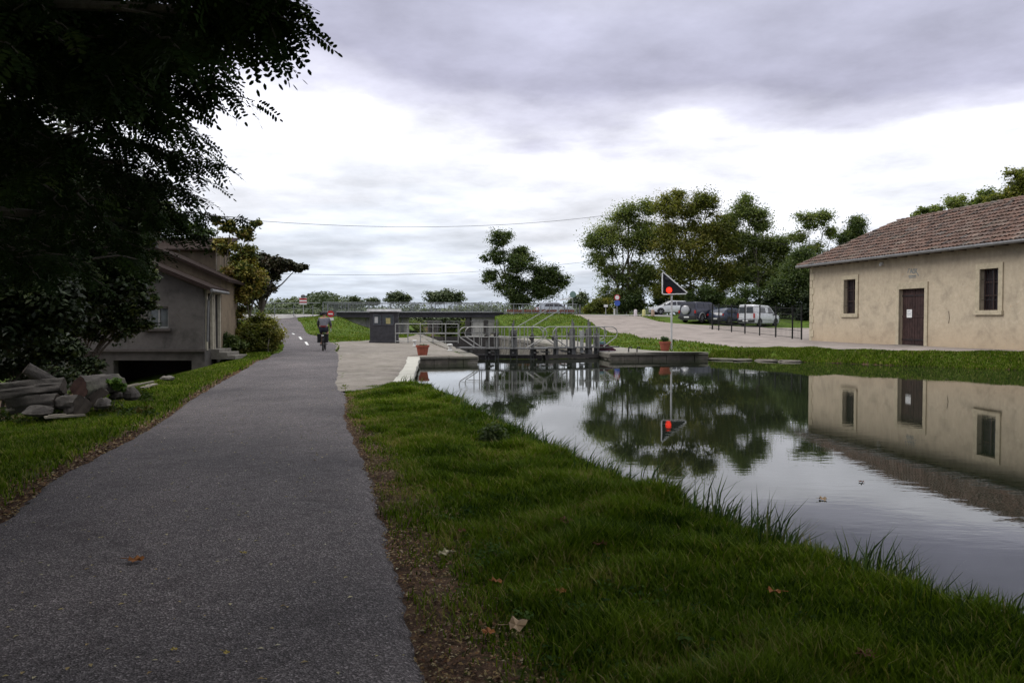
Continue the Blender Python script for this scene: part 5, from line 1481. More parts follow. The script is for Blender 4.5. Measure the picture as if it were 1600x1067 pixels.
log(84, 600, 15.2, .11, .55, R(215), R(-35), 'leaning pale trunk stub behind the log pile', rough=.1)
def stone(px, py, Y, s, label, m_=None):
    c = at(px, py, Y); q = MB(); n = 10
    q.lathe((0, 0, 0), [(.6, 0), (1.0, .25), (.9, .55), (.5, .78), (.05, .82)], n)
    o = q.build('rough_stone', m_ or M_bark, None, local=True, smooth=True, angle=25)
    for v in o.data.vertices: v.co = Vector((v.co.x * s[0], v.co.y * s[1], v.co.z * s[2])) * random.uniform(.8, 1.2)
    o.location = c; tag(o, label, 'stone', 'stones on the left verge'); o.rotation_euler = (0, 0, random.uniform(0, 3)); return o
stone(205, 625, 14.3, (.2, .15, .26), 'dark purple-grey stone right of the leafy plant by the logs')
stone(160, 638, 13.6, (.16, .14, .2), 'small dark stone in front of the gnarled root')
stone(182, 624, 14.4, (.13, .12, .18), 'small stone between the gnarled root and the leafy plant')
stone(262, 594, 19.0, (.22, .14, .12), 'grey stone under the old house beside the grass edge', M_stone_m)
stone(60, 650, 13.2, (.25, .2, .2), 'mossy brown stone left below the log pile')
for k, (x0, y0, x1, y1, Y, lb) in enumerate([(190, 606, 240, 596, 18.2, 'pale plank lying on the ground below the old house'), (70, 652, 132, 648, 13.0, 'thin pale plank on the grass in front of the logs'), (222, 606, 243, 600, 18, 'short pale board near the end of the long plank'), (10, 640, 60, 637, 13.6, 'thin pale branch lying left of the log pile')]):
    A_ = at(x0, y0, Y); B_ = at(x1, y1, Y + .4); q = MB(); q.beam(A_, B_, .13, .035); q.beam(A_ + Vector((.05, .02, .03)), A_.lerp(B_, .5) + Vector((0, .03, .03)), .05, .02)
    o = recenter(q.build('loose_plank', mat('bleached_timber', (.30, .27, .22), .85, scale=7, var=.35), None, bevel=.005)); tag(o, lb, 'plank', 'planks by the logs')
# ------------------------------------------------------------------ vegetation
M_trunk = stonemat('grey_brown_bark', ((.05, .042, .034), (.10, .085, .07), (.17, .15, .125)), moss=.35)
L_green = leafmat('fresh_green_leaves', ramp5((.08, .11, .035), (.125, .165, .055), (.175, .21, .075), (.23, .25, .11)), trans=.5)
L_yel = leafmat('yellowing_leaves', ramp5((.075, .09, .026), (.125, .145, .035), (.185, .19, .05), (.27, .235, .07)), trans=.5)
L_dark = leafmat('dark_green_leaves', ramp5((.034, .055, .02), (.06, .092, .032), (.09, .125, .045), (.13, .16, .06)), trans=.4)
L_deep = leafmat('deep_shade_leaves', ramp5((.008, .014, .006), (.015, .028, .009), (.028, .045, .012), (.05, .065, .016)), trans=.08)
L_aut = leafmat('autumn_leaves', ramp5((.06, .085, .02), (.10, .12, .025), (.19, .175, .035), (.26, .21, .045), (.14, .09, .03)))
L_purp = leafmat('bronze_leaves', ramp5((.018, .018, .012), (.035, .04, .018), (.055, .055, .028), (.07, .05, .035)), trans=.1)
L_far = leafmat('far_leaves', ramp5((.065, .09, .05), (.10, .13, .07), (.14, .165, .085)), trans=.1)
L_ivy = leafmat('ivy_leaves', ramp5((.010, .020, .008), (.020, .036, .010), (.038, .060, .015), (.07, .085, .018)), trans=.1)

def tree(name, label, base, Y, blobs, n, size, lm, tr=.18, sub=9, subr=.5, group=None, cat='tree', dep=.8, seed=1, twigs=True, stems=1, spread=.5, sink=.3, stretch=1.6, th=.62):
    """blobs: (px, py, rpx[, rpy[, dy]]) seen positions at distance Y + dy"""
    g = np.random.default_rng(seed)
    t_ = thing(name, label, cat, base, 0, group)
    if group == 'trees behind the car park': n = int(n * 2.6); subr *= 1.6; size *= .8
    if name == 'lone_tree': n = int(n * 2.4); subr *= 1.35; size *= .85
    B = []
    for q in blobs:
        x, y, rx = q[:3]; ry = q[3] if len(q) > 3 else rx; dy = q[4] if len(q) > 4 else 0
        c = at(x, y, Y + dy); k = (Y + dy) / F
        B.append((np.array(c), np.array((rx * k, (rx + ry) / 2 * k * dep, ry * k))))
    bv = np.array(base)
    cc = []; rr = []; W_ = MB()
    stemtops = []
    top = max(b[0][2] for b in B)
    for s_ in range(stems):
        off = Vector((g.normal() * .35 * (stems > 1), g.normal() * .35 * (stems > 1), 0))
        ctr = B[s_ % len(B)][0] if stems > 1 else np.mean([b[0] for b in B], 0)
        zt = bv[2] + (top - bv[2]) * th
        pts = []; m_ = 7
        for k in range(m_):
            f = k / (m_ - 1)
            lx_ = bv[0] + off.x + (ctr[0] - bv[0]) * f ** 1.4 * .8; ly_ = bv[1] + off.y + (ctr[1] - bv[1]) * f ** 1.4 * .8
            pts.append(Vector((lx_ + g.normal() * .05 * tr * 5 * (k > 0), ly_ + g.normal() * .05, bv[2] - sink + (zt - bv[2] + sink) * f)))
        r0 = tr * (1 if stems == 1 else g.uniform(.5, .8))
        W_.tube(pts, [r0 * (1.25 if k == 0 else 1 - .65 * k / (m_ - 1)) for k in range(m_)], 9)
        stemtops.append(pts)
    for c, r in B:
        st = stemtops[g.integers(len(stemtops))]
        zf_ = np.clip((c[2] - bv[2]) / max(.1, (top - bv[2])) * .75, .5, .95)
        j = st[min(len(st) - 1, int(zf_ * (len(st) - 1)))]
        mid = j.lerp(Vector(c), .5) + Vector((g.normal() * .1, g.normal() * .1, -.12 * (Vector(c) - j).length * .3))
        W_.tube([j, mid, Vector(c)], [tr * .42, tr * .28, tr * .12], 6)
        for k in range(sub):
            d = g.normal(size=3); d /= np.linalg.norm(d); rad = g.uniform(.2, 1.0) ** .6
            p_ = c + d * rad * r * .85
            cc.append(p_); s3 = r.mean() * subr * g.uniform(.6, 1.25); rr.append([s3, s3, s3 * g.uniform(.45, .8)])
            if twigs: W_.tube([Vector(c) + Vector(d * r * .1), Vector(c).lerp(Vector(p_), .6) + Vector((0, 0, -.05 * r[2])), Vector(p_)], [tr * .13, tr * .08, tr * .03], 4, cap=False)
    W_.build('trunk', M_trunk, t_, smooth=True, recalc=False)
    cr_ = leafcloud('crown', np.array(cc) - bv, rr, int(n * 1.5), size * .92, lm, t_, seed=seed + 5, fall=1.15, stretch=stretch, gauss=True)
    return t_

def gb(px, Y, z=None):
    p = at(px, 492, Y); return (p.x, Y, hz(p.x, Y) if z is None else z)
GW = 'trees behind the car park'
tree('woodland_tree', 'airy pale green tree at the left end of the woodland by the utility pole', gb(972, 84), 84,
     [(975, 335, 26, 24), (950, 375, 30, 30), (990, 375, 26, 34), (935, 405, 18, 20), (1010, 325, 16, 16), (960, 430, 26, 22), (1000, 425, 24, 24), (925, 378, 12, 14), (1012, 375, 20, 34), (1012, 430, 22, 26), (950, 460, 22, 18), (990, 458, 22, 18)], 15000, .26, L_green, .2, 20, .50, GW, seed=11, stems=3)
tree('woodland_tree', 'tall dense yellowing tree in the middle, above the traffic signal', gb(1070, 82), 82,
     [(1045, 325, 30, 24), (1085, 320, 30, 22), (1040, 372, 32, 32), (1085, 372, 36, 34), (1118, 355, 22, 28), (1060, 420, 40, 26), (1105, 415, 30, 28), (1060, 305, 14, 10), (1110, 318, 14, 12), (1132, 380, 18, 28), (1132, 430, 20, 26), (1040, 455, 24, 16), (1085, 458, 28, 18), (1120, 462, 22, 18)], 21000, .27, L_yel, .26, 20, .50, GW, seed=12, stems=2)
tree('woodland_tree', 'tall green tree with a feathery top right of the yellowing tree', gb(1172, 83), 83,
     [(1165, 325, 20, 24), (1185, 345, 22, 20), (1150, 375, 26, 30), (1190, 390, 32, 28), (1215, 385, 22, 22), (1160, 425, 34, 28), (1205, 430, 32, 28), (1140, 345, 14, 18), (1225, 415, 20, 22)], 20000, .26, L_green, .24, 20, .50, GW, seed=13, stems=2)
tree('woodland_tree', 'thin forked tree with sparse foliage just left of the tiled roof', gb(1268, 80), 80,
     [(1262, 345, 24, 16), (1290, 340, 18, 14), (1245, 370, 16, 14), (1300, 365, 12, 14), (1270, 392, 22, 16)], 2800, .26, L_green, .13, 18, .50, GW, seed=14)
tree('woodland_tree', 'compact dark crown rising behind the left tip of the tiled roof', gb(1334, 78), 78,
     [(1335, 352, 18, 16), (1325, 372, 18, 14), (1345, 375, 16, 14), (1318, 395, 18, 14)], 5200, .24, L_dark, .14, 18, .50, GW, seed=15)
tree('woodland_tree', 'dark leafy tree filling the gap between the white van and the house corner', gb(1240, 76), 76,
     [(1245, 425, 26, 28), (1225, 455, 26, 22), (1262, 455, 22, 24), (1255, 400, 16, 16), (1270, 425, 18, 20)], 13000, .24, L_dark, .16, 19, .54, GW, seed=16)
GU = 'undergrowth below the woodland'
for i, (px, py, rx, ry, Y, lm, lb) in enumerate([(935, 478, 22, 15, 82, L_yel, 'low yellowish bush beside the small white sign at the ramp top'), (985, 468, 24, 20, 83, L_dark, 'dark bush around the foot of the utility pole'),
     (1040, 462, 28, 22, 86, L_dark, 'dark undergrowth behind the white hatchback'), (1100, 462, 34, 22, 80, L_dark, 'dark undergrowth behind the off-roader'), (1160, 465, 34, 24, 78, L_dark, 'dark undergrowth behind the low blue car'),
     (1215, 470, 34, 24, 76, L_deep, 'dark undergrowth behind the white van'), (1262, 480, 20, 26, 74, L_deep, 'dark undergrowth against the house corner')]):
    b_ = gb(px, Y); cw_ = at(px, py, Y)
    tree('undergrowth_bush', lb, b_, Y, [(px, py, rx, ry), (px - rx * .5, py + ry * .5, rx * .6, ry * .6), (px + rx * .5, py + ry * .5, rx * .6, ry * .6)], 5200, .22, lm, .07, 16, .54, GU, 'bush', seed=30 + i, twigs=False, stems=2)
tree('lone_tree', 'lone broad green tree with a ragged top standing behind the road railing', gb(812, 92), 92,
     [(785, 372, 20, 14), (772, 400, 22, 14), (810, 412, 26, 20), (850, 428, 32, 18), (765, 432, 18, 12), (795, 445, 30, 18), (840, 452, 34, 16), (875, 438, 16, 14), (815, 395, 14, 12), (808, 468, 30, 10)], 14500, .27, L_dark, .22, 19, .50, None, seed=41, stems=3)
# behind the right hand house
GH = 'trees behind the tiled roof'
tree('roadside_tree', 'feathery green branch-topped tree behind the roof ridge, left of the right picture edge', (36.5, 62, .6), 62, [(1500, 320, 34, 16), (1460, 328, 26, 10), (1540, 310, 26, 18), (1435, 335, 12, 6)], 6500, .22, L_green, .2, 19, .50, GH, seed=51)
tree('roadside_tree', 'taller leafy tree at the right picture edge above the tiled roof', (38.5, 58, .6), 58, [(1590, 285, 30, 22), (1570, 315, 36, 22), (1620, 290, 34, 34), (1605, 325, 40, 26), (1650, 310, 40, 40)], 13000, .22, L_yel, .22, 19, .50, GH, seed=52)
# far trees beyond the bridge
GF = 'distant trees beyond the bridge'
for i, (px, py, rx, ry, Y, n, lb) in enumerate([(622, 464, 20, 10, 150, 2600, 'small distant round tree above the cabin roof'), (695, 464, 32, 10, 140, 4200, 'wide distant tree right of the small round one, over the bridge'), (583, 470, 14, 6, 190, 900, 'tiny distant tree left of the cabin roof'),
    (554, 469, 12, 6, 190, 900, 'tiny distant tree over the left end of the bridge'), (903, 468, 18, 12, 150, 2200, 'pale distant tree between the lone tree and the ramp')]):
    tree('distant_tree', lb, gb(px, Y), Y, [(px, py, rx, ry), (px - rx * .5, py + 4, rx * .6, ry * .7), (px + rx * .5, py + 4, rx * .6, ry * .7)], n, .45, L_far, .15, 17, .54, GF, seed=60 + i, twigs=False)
# low far hedges and wood line: uncountable
g = np.random.default_rng(77)
cc = []; rr = []
for k in range(420):
    px = g.uniform(330, 760); Y = g.uniform(95, 130); hgt = g.uniform(9, 13)
    p = at(px, 492 - hgt * .2, Y); p.z = .9 + g.uniform(.2, 1.4); cc.append(tuple(p)); rr.append((3.0, 1.4, .7))
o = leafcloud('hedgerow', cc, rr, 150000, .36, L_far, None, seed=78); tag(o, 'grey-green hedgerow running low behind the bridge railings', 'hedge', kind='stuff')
cc = []; rr = []
for k in range(260):
    px = g.uniform(-300, 560); Y = g.uniform(230, 260); top_ = 470 + 7 * math.sin(px * .021) + 5 * math.sin(px * .07 + 1)
    p = at(px, g.uniform(top_, 494), Y); cc.append(tuple(p)); rr.append((5, 4, 2.0))
for k in range(200):
    px = g.uniform(560, 2400); Y = g.uniform(260, 320)
    p = at(px, g.uniform(480, 496), Y); cc.append(tuple(p)); rr.append((7, 5, 2.0))
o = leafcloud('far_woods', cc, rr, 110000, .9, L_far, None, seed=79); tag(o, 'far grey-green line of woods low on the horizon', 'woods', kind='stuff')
# greenery seen under the bridge
GB = 'bushes on the canal bank beyond the bridge'
for i, (px, py, rx, ry, Y, lb) in enumerate([(640, 512, 26, 14, 92, 'green bush seen under the bridge right behind the cabin'), (690, 510, 24, 14, 96, 'green bush seen under the bridge middle, behind the steel railing'), (735, 508, 18, 12, 90, 'green bush seen under the bridge near the right abutment')]):
    tree('canal_bush', lb, (at(px, 500, Y).x, Y, -.8), Y, [(px, py, rx, ry), (px + 8, py + 8, rx * .8, ry * .8)], 5000, .25, L_green, .06, 17, .54, GB, 'bush', seed=90 + i, twigs=False)

# ---- left side: autumn shrub, bronze tree, round shrub
tree('climbing_shrub', 'tall yellow and brown autumn shrub climbing beside the old house', (at(362, 550, 33.5).x, 33.5, .1), 33.5,
     [(360, 355, 14, 12), (385, 365, 14, 14), (350, 385, 18, 16), (380, 400, 24, 20), (365, 440, 26, 24), (395, 445, 20, 22), (370, 480, 26, 22), (350, 515, 20, 24), (375, 520, 26, 24), (340, 345, 10, 8), (400, 350, 10, 10), (385, 420, 34, 26), (370, 460, 34, 26)], 26000, .15, L_aut, .08, 18, .50, None, 'shrub', seed=101, stems=3)
tree('bronze_tree', 'dark bronze-leaved tree with a branch reaching right over the path', (at(408, 540, 40).x, 40, .2), 40,
     [(400, 405, 24, 16), (420, 412, 22, 14), (445, 412, 18, 9), (465, 418, 14, 7), (405, 432, 20, 16), (425, 430, 16, 10), (385, 425, 20, 18), (390, 460, 20, 16), (412, 458, 12, 12), (430, 415, 28, 12), (400, 445, 30, 20)], 22000, .20, L_purp, .13, 19, .50, None, seed=102, th=.9)
tree('rounded_shrub', 'rounded green shrub with a yellowish top overhanging the path edge', (at(410, 556, 31.5).x, 31.5, .2), 31.5,
     [(410, 505, 26, 20), (395, 525, 24, 22), (425, 525, 20, 22), (408, 542, 30, 16), (385, 540, 18, 16)], 15000, .10, L_yel, .05, 21, .54, None, 'shrub', seed=103, stems=3, twigs=False)
tree('garden_shrub', 'low mixed shrub by the steps of the old house', (at(355, 558, 30.5).x, 30.5, .1), 30.5,
     [(350, 535, 16, 16), (368, 540, 16, 14)], 3500, .10, L_dark, .04, 17, .54, None, 'shrub', seed=104, stems=2, twigs=False)
tree('leafy_plant', 'bright green leafy plant growing among the logs', (at(178, 612, 14.2).x, 14.2, .02), 14.2, [(178, 598, 16, 7), (170, 604, 12, 6), (188, 605, 10, 5)], 1300, .075, leafmat('bright_weed_leaves', ramp5((.05, .10, .015), (.09, .17, .025), (.14, .24, .04))), .012, 8, .5, None, 'plant', seed=105, stems=3, twigs=False)

# ---- dark trees and undergrowth behind the locust, left of the house
GL = 'dark trees left of the path'
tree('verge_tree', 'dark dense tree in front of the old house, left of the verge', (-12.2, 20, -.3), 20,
     [(60, 330, 90, 80), (150, 300, 70, 60), (210, 330, 60, 45), (120, 400, 90, 50), (190, 390, 50, 40), (30, 430, 70, 50), (120, 450, 70, 40), (195, 440, 40, 30), (225, 300, 30, 25), (215, 365, 34, 26), (100, 60, 110, 70), (120, 160, 60, 40)], 42000, .15, L_deep, .22, 22, .54, GL, seed=111)  # topmost crown parts, hidden behind the locust, added to shade the old house
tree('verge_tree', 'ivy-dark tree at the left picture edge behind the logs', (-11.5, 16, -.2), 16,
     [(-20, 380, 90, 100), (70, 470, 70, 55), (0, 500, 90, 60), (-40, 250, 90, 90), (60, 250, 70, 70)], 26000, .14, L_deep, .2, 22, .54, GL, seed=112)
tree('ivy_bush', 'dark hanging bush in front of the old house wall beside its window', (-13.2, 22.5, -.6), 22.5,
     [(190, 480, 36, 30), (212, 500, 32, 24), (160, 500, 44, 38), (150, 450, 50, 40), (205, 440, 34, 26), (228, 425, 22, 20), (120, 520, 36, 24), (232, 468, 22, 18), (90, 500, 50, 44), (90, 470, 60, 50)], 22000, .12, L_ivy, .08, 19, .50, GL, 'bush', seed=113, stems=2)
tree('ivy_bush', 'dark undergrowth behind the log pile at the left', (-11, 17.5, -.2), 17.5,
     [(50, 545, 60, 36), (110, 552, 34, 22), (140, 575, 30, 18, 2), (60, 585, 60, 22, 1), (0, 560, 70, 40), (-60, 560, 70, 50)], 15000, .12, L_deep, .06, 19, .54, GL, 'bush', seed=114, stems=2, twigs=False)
tree('verge_tree', 'tall dark tree behind the old house roofs', (-19, 38, -.3), 38,
     [(150, 300, 60, 50), (220, 320, 50, 40), (270, 350, 36, 26), (80, 340, 60, 60), (200, 380, 60, 40), (310, 362, 24, 14), (120, 420, 60, 50), (20, 400, 80, 90)], 22000, .24, L_dark, .22, 20, .54, GL, seed=115)

# ---- the near locust: pinnate leaves on drooping twigs
def pinnate(name, P_, D_, S_, m, parent, seed=1, pairs=8):
    """P_ leaf bases, D_ rachis directions, S_ lengths"""
    g = np.random.default_rng(seed)
    n = len(P_); P_ = np.asarray(P_, float); D_ = np.asarray(D_, float); D_ /= np.linalg.norm(D_, axis=1)[:, None]
    up = np.tile([0, 0, 1.0], (n, 1)) + g.normal(size=(n, 3)) * .45
    sd_ = np.cross(D_, up); sd_ /= np.linalg.norm(sd_, axis=1)[:, None]
    nr = np.cross(sd_, D_)
    S_ = np.asarray(S_, float)[:, None]
    Vs = []; Rn = []
    rn = np.clip(g.normal(.45, .22, n), 0, 1)
    spec = [(0.14 + .82 * k / pairs, sg) for k in range(pairs) for sg in (-1, 1)] + [(1.0, 0)]
    for f, sg in spec:
        o = P_ + D_ * S_ * f - np.array([0, 0, 1.0]) * S_ * (.22 * f * f)
        ln = S_ * .235 * (1 - .25 * abs(f - .5)) * g.uniform(.85, 1.15, (n, 1))
        if sg: a = sd_ * sg + D_ * .35 + nr * g.normal(0, .22, (n, 1)) - np.array([0, 0, .15])
        else: a = D_ + np.array([0, 0, -.3])
        a /= np.linalg.norm(a, axis=1)[:, None]
        b = np.cross(nr, a); b /= np.linalg.norm(b, axis=1)[:, None]
        w = ln * .21
        q = [o + a * ln * .06, o + a * ln * .35 + b * w, o + a * ln * .78 + b * w * .85, o + a * ln, o + a * ln * .78 - b * w * .85, o + a * ln * .35 - b * w]
        Vs.append(np.stack(q, 1)); Rn.append(rn)
    V = np.concatenate(Vs).reshape(-1, 3); i = np.arange(len(spec) * n) * 6
    Fa = np.concatenate([np.stack([i, i + 1, i + 2, i + 5], 1), np.stack([i + 5, i + 2, i + 3, i + 4], 1)])
    return fastmesh(name, V, Fa, m, parent, {'rnd': np.repeat(np.concatenate(Rn), 6)})
L_loc = leafmat('locust_leaflets', ramp5((.010, .022, .006), (.018, .036, .008), (.030, .054, .012), (.05, .07, .016)), trans=.08, spec=.08, rough=.8)
lt_base = Vector((-6.2, 6.0, .05))
lt = thing('locust_tree', 'near black locust with fine feathery leaves overhanging the path at the upper left', 'tree', lt_base)
g = np.random.default_rng(5)
W_ = MB(); LP = []; LD = []; LS = []
def twig(pts, leaf=.2, gap=.055, r=.009, droop=.1):
    pts = [Vector(p) for p in pts]
    # subdivide
    fine = []
    for a_, b_ in zip(pts[:-1], pts[1:]):
        m_ = max(1, int((b_ - a_).length / .12))
        for k in range(m_): fine.append(a_.lerp(b_, k / m_) + Vector(g.normal(size=3) * .012))
    fine.append(pts[-1])
    nn = len(fine)
    W_.tube(fine, [r * (1 - .75 * k / nn) for k in range(nn)], 5, cap=False)
    tot = sum((b_ - a_).length for a_, b_ in zip(fine[:-1], fine[1:])); s = .06; sgn = 1
    acc = 0; k = 0
    while s < tot:
        while k < nn - 2 and acc + (fine[k + 1] - fine[k]).length < s: acc += (fine[k + 1] - fine[k]).length; k += 1
        d = (fine[k + 1] - fine[k]).normalized(); p = fine[k] + d * (s - acc)
        side = d.cross(Vector((0, 0, 1))).normalized()
        for rep in range(2):
            dv = side * sgn * g.uniform(.4, 1.1) + d * g.uniform(.2, .9) + Vector((0, 0, g.uniform(-.7, .15) - droop)) + Vector(g.normal(size=3) * .25)
            LP.append(tuple(p)); LD.append(tuple(dv)); LS.append(leaf * g.uniform(.65, 1.2)); sgn = -sgn
        s += gap * g.uniform(.7, 1.4)
    LP.append(tuple(fine[-1])); LD.append(tuple((fine[-1] - fine[-2]).normalized() + Vector((0, 0, -.2)))); LS.append(leaf)
tw = [([(230, -60), (330, -15), (474, 42)], 3.6), ([(250, -30), (340, 25), (420, 78)], 3.7), ([(200, 0), (300, 25), (395, 30)], 3.9), ([(300, -50), (400, -20), (462, 12)], 3.5), ([(330, -60), (420, -30), (440, 62)], 3.6), ([(240, 10), (310, 60), (345, 78)], 4.2), ([(300, -20), (380, 5), (430, 30)], 3.8),
      ([(120, 40), (230, 90), (330, 105)], 5.2), ([(180, 70), (290, 115), (398, 158)], 5.4), ([(160, 100), (260, 120), (345, 125)], 5.3), ([(180, 110), (270, 140), (320, 150)], 5.5), ([(120, 120), (220, 160), (300, 168)], 5.6),
      ([(130, 130), (210, 180), (312, 214)], 6.0), ([(150, 170), (240, 200), (320, 232)], 6.2), ([(160, 160), (230, 175), (285, 205)], 6.0), ([(120, 190), (220, 225), (290, 240)], 6.2),
      ([(150, 215), (260, 240), (352, 260)], 6.5), ([(130, 240), (230, 265), (330, 285)], 6.6), ([(150, 250), (250, 290), (322, 312)], 6.8), ([(120, 270), (230, 310), (300, 322)], 6.8), ([(150, 290), (260, 330), (372, 340)], 7.2), ([(140, 310), (240, 345), (318, 372)], 7.4), ([(120, 330), (200, 360), (280, 372)], 7.4)]
for pts, Y in tw:
    for rep in range(3 if Y < 4.5 else 2):
        j = [g.normal() * 10 * (rep > 0), g.normal() * 10 * (rep > 0)]
        pp = [at(x + j[0] * (1 - .3 * i), y + j[1], Y + g.normal() * .12 + .05 * i) for i, (x, y) in enumerate(pts)]
        if rep: pp[-1] = pp[1].lerp(pp[-1], g.uniform(.55, .95))
        twig(pp, .17 if Y < 4.5 else .19)
# inner mass of twigs, leaving the ragged sky holes
holes_ = [(95, 195, 34, 16), (212, 198, 14, 18), (245, 275, 14, 8)]
def in_hole(x, y): return any(((x - a) / (c * 1.1)) ** 2 + ((y - b) / (d * 1.2)) ** 2 < 1 for a, b, c, d in holes_)
cnt = 0
while cnt < 360:
    y0 = g.uniform(-120, 420)
    xr_ = np.interp(y0, [-120, 0, 60, 110, 160, 200, 260, 330, 420], [310, 300, 255, 195, 155, 160, 185, 205, 185])
    x0 = g.uniform(-160, xr_)
    Y = g.uniform(3.9, 6.0) if y0 < 110 else (g.uniform(5.2, 8.2) if y0 < 300 else g.uniform(6.8, 10))
    L_ = g.uniform(50, 110) * 6.0 / Y; ang = g.uniform(-.3, .8)
    x1 = x0 + L_ * math.cos(ang) * (1 if g.random() < .75 else -1); y1 = y0 + L_ * math.sin(ang)
    if in_hole((x0 + x1) / 2, (y0 + y1) / 2 + 8) or in_hole(x1, y1) or in_hole(x0, y0): continue
    cnt += 1
    twig([at(x0, y0, Y), at((x0 + x1) / 2, (y0 + y1) / 2 - 5, Y + .1), at(x1, y1, Y + g.normal() * .3)], .2, .06)
# boughs
for pts in ([(-6.2, 6.0, -.2), (-6.15, 6.0, 1.6), (-5.9, 5.9, 3.4), (-5.4, 5.7, 5.2), (-4.8, 5.2, 7.4)],): W_.tube(pts, [.24, .2, .17, .13, .08], 12)
for a_, b_, c_ in [((-5.95, 5.95, 3.2), (-4.4, 4.9, 3.7), (-1.6, 3.8, 3.2)), ((-5.8, 5.9, 3.8), (-4.4, 5.6, 4.0), (-2.5, 5.3, 3.5)), ((-6.1, 6, 2.6), (-4.8, 6.2, 3.0), (-3.0, 6.2, 2.95)), ((-6.1, 6, 2.2), (-5.0, 6.8, 2.7), (-3.4, 7.0, 2.6)), ((-5.6, 5.8, 4.6), (-3.5, 4.0, 5.2), (-1.0, 2.5, 5.4)), ((-5.3, 5.6, 5.4), (-5, 3.0, 6.4), (-4, 0, 6.6))]:
    W_.tube([a_, b_, c_], [.085, .055, .02], 7)
W_.build('trunk', M_trunk, lt, smooth=True, recalc=False)
P_a = np.array(LP) - np.array(lt_base)
pinnate('crown', P_a, LD, LS, L_loc, lt, seed=8)
# unseen crowns built overhead and behind the viewpoint to shade the near path
def overhead(name, label, base, centers, n, size, seed, group=None, tr=.25):
    g2 = np.random.default_rng(seed); t_ = thing(name, label, 'tree', base, 0, group)
    q = MB(); top = Vector(np.mean(centers, 0)[:3]) if False else Vector(centers[0][:3])
    b0 = Vector(base)
    q.tube([b0 + Vector((0, 0, -.3)), b0 + Vector((.05, .1, 2)), b0.lerp(top, .6) + Vector((0, 0, .6)), top], [tr * 1.2, tr, tr * .7, tr * .3], 10)
    cc = []; rr = []
    for x, y, z, r in centers:
        q.tube([b0 + Vector((0, .05, (z - b0.z) * .5)), Vector((x, y, z)).lerp(b0 + Vector((0, 0, z * .8)), .4), Vector((x, y, z))], [tr * .4, tr * .25, tr * .08], 6)
        for k in range(14):
            d = g2.normal(size=3); d /= np.linalg.norm(d); p = np.array((x, y, z)) + d * r * g2.uniform(.4, .95) * np.array((1, 1, .55)); cc.append(p - np.array(base)); rr.append((r * .42, r * .42, r * .25))
    q.build('trunk', M_trunk, t_, smooth=True, recalc=False)
    leafcloud('crown', cc, rr, n, size, L_dark, t_, seed=seed)
    return t_
overhead('offscreen_shade_tree', 'spreading offscreen tree, its crown extended overhead to shade the near path', (-6.8, 2.5, .1), [(-4.2, 2.6, 7.2, 2.8), (-1.4, 2.0, 7.6, 2.8), (-6.5, 4.5, 7.5, 2.6), (1.2, 1.6, 8.0, 2.6), (-3.5, -1.2, 7.5, 2.8), (-7.5, 8.5, 8.6, 2.6), (-8, 12, 8.4, 2.6), (-4.8, 8, 7.6, 2.6), (-3, 6.4, 7.9, 2.4), (-.8, 5.6, 8.2, 2.2), (-2.2, 8.4, 9.0, 2.2), (-6, 11.5, 9.4, 2.6), (1.8, 4.4, 8.3, 2.0)], 130000, .2, 201, 'offscreen trees shading the near path')
overhead('offscreen_shade_tree', 'unseen leafy tree behind the viewpoint shading the path', (-4.0, -6, .2), [(-3.5, -5.5, 6.6, 3.4), (.5, -4.5, 6.4, 3.2), (3.6, -3.2, 6.2, 3.0), (0, -9, 5.6, 3.5), (-8, -4, 5.5, 3.5), (-7.5, -.5, 5.2, 2.6)], 60000, .24, 202, 'offscreen trees shading the near path')
overhead('offscreen_shade_tree', 'unseen leafy shade tree on the canal bank behind the viewpoint', (3.2, -5, .2), [(4.5, -1.0, 6.6, 2.5), (6.8, -4, 6, 3.2), (3.5, -8, 5.5, 3.5), (3.8, 1.6, 8.0, 2.2)], 45000, .24, 203, 'offscreen trees shading the near path')
overhead('offscreen_shade_tree', 'dense offscreen tree added left of the verge to block the sun', (-13, 5, -.3), [(-12, 4, 3.5, 3.2), (-12.5, 8.5, 3.2, 2.6), (-12.5, 1, 3.5, 3.2), (-11, 6, 6.5, 3), (-13, 10.5, 6.5, 2.8), (-12, -3, 4.5, 3.4)], 130000, .24, 204, 'offscreen trees shading the near path')  # added outside the view to keep the sun off the left verge
# ------------------------------------------------------------------ grass blades, weeds, litter
def blades(name, X, Y, Hh, Wd, m, lean=.5, seed=1, rnd=None, flow=None):
    g = np.random.default_rng(seed); n = len(X)
    Z = HB(X, Y) - .01
    th = g.uniform(0, 2 * PI, n)
    if flow is not None: th = flow + g.normal(0, .9, n)
    ln = lean * g.uniform(.3, 1.3, n) * Hh
    dx = np.cos(th) * ln; dy = np.sin(th) * ln
    px = -np.sin(th + g.normal(0, .6, n)); py = np.cos(th)
    B = np.stack([X, Y, Z], 1); D = np.stack([dx, dy, np.zeros(n)], 1); Pn = np.stack([px, py, np.zeros(n)], 1) * (Wd / 2)[:, None]
    U = np.array([0, 0, 1.0])
    mid = B + D * .35 + U * (Hh * .6)[:, None]; tip = B + D + U * (Hh * .95)[:, None]
    V = np.stack([B - Pn, B + Pn, mid + Pn * .8, mid - Pn * .8, tip], 1).reshape(-1, 3)
    i = np.arange(n) * 5
    Fa = np.concatenate([np.stack([i, i + 1, i + 2], 1), np.stack([i, i + 2, i + 3], 1), np.stack([i + 3, i + 2, i + 4], 1)])
    if rnd is None: rnd = g.random(n)
    return fastmesh(name, V, Fa, m, None, {'rnd': np.repeat(rnd, 5)})
M_grass = leafmat('grass_blades', ramp5((.020, .042, .004), (.060, .102, .006), (.092, .148, .010), (.13, .19, .020), (.24, .21, .09)), rough=.7, trans=.3, spec=.07)
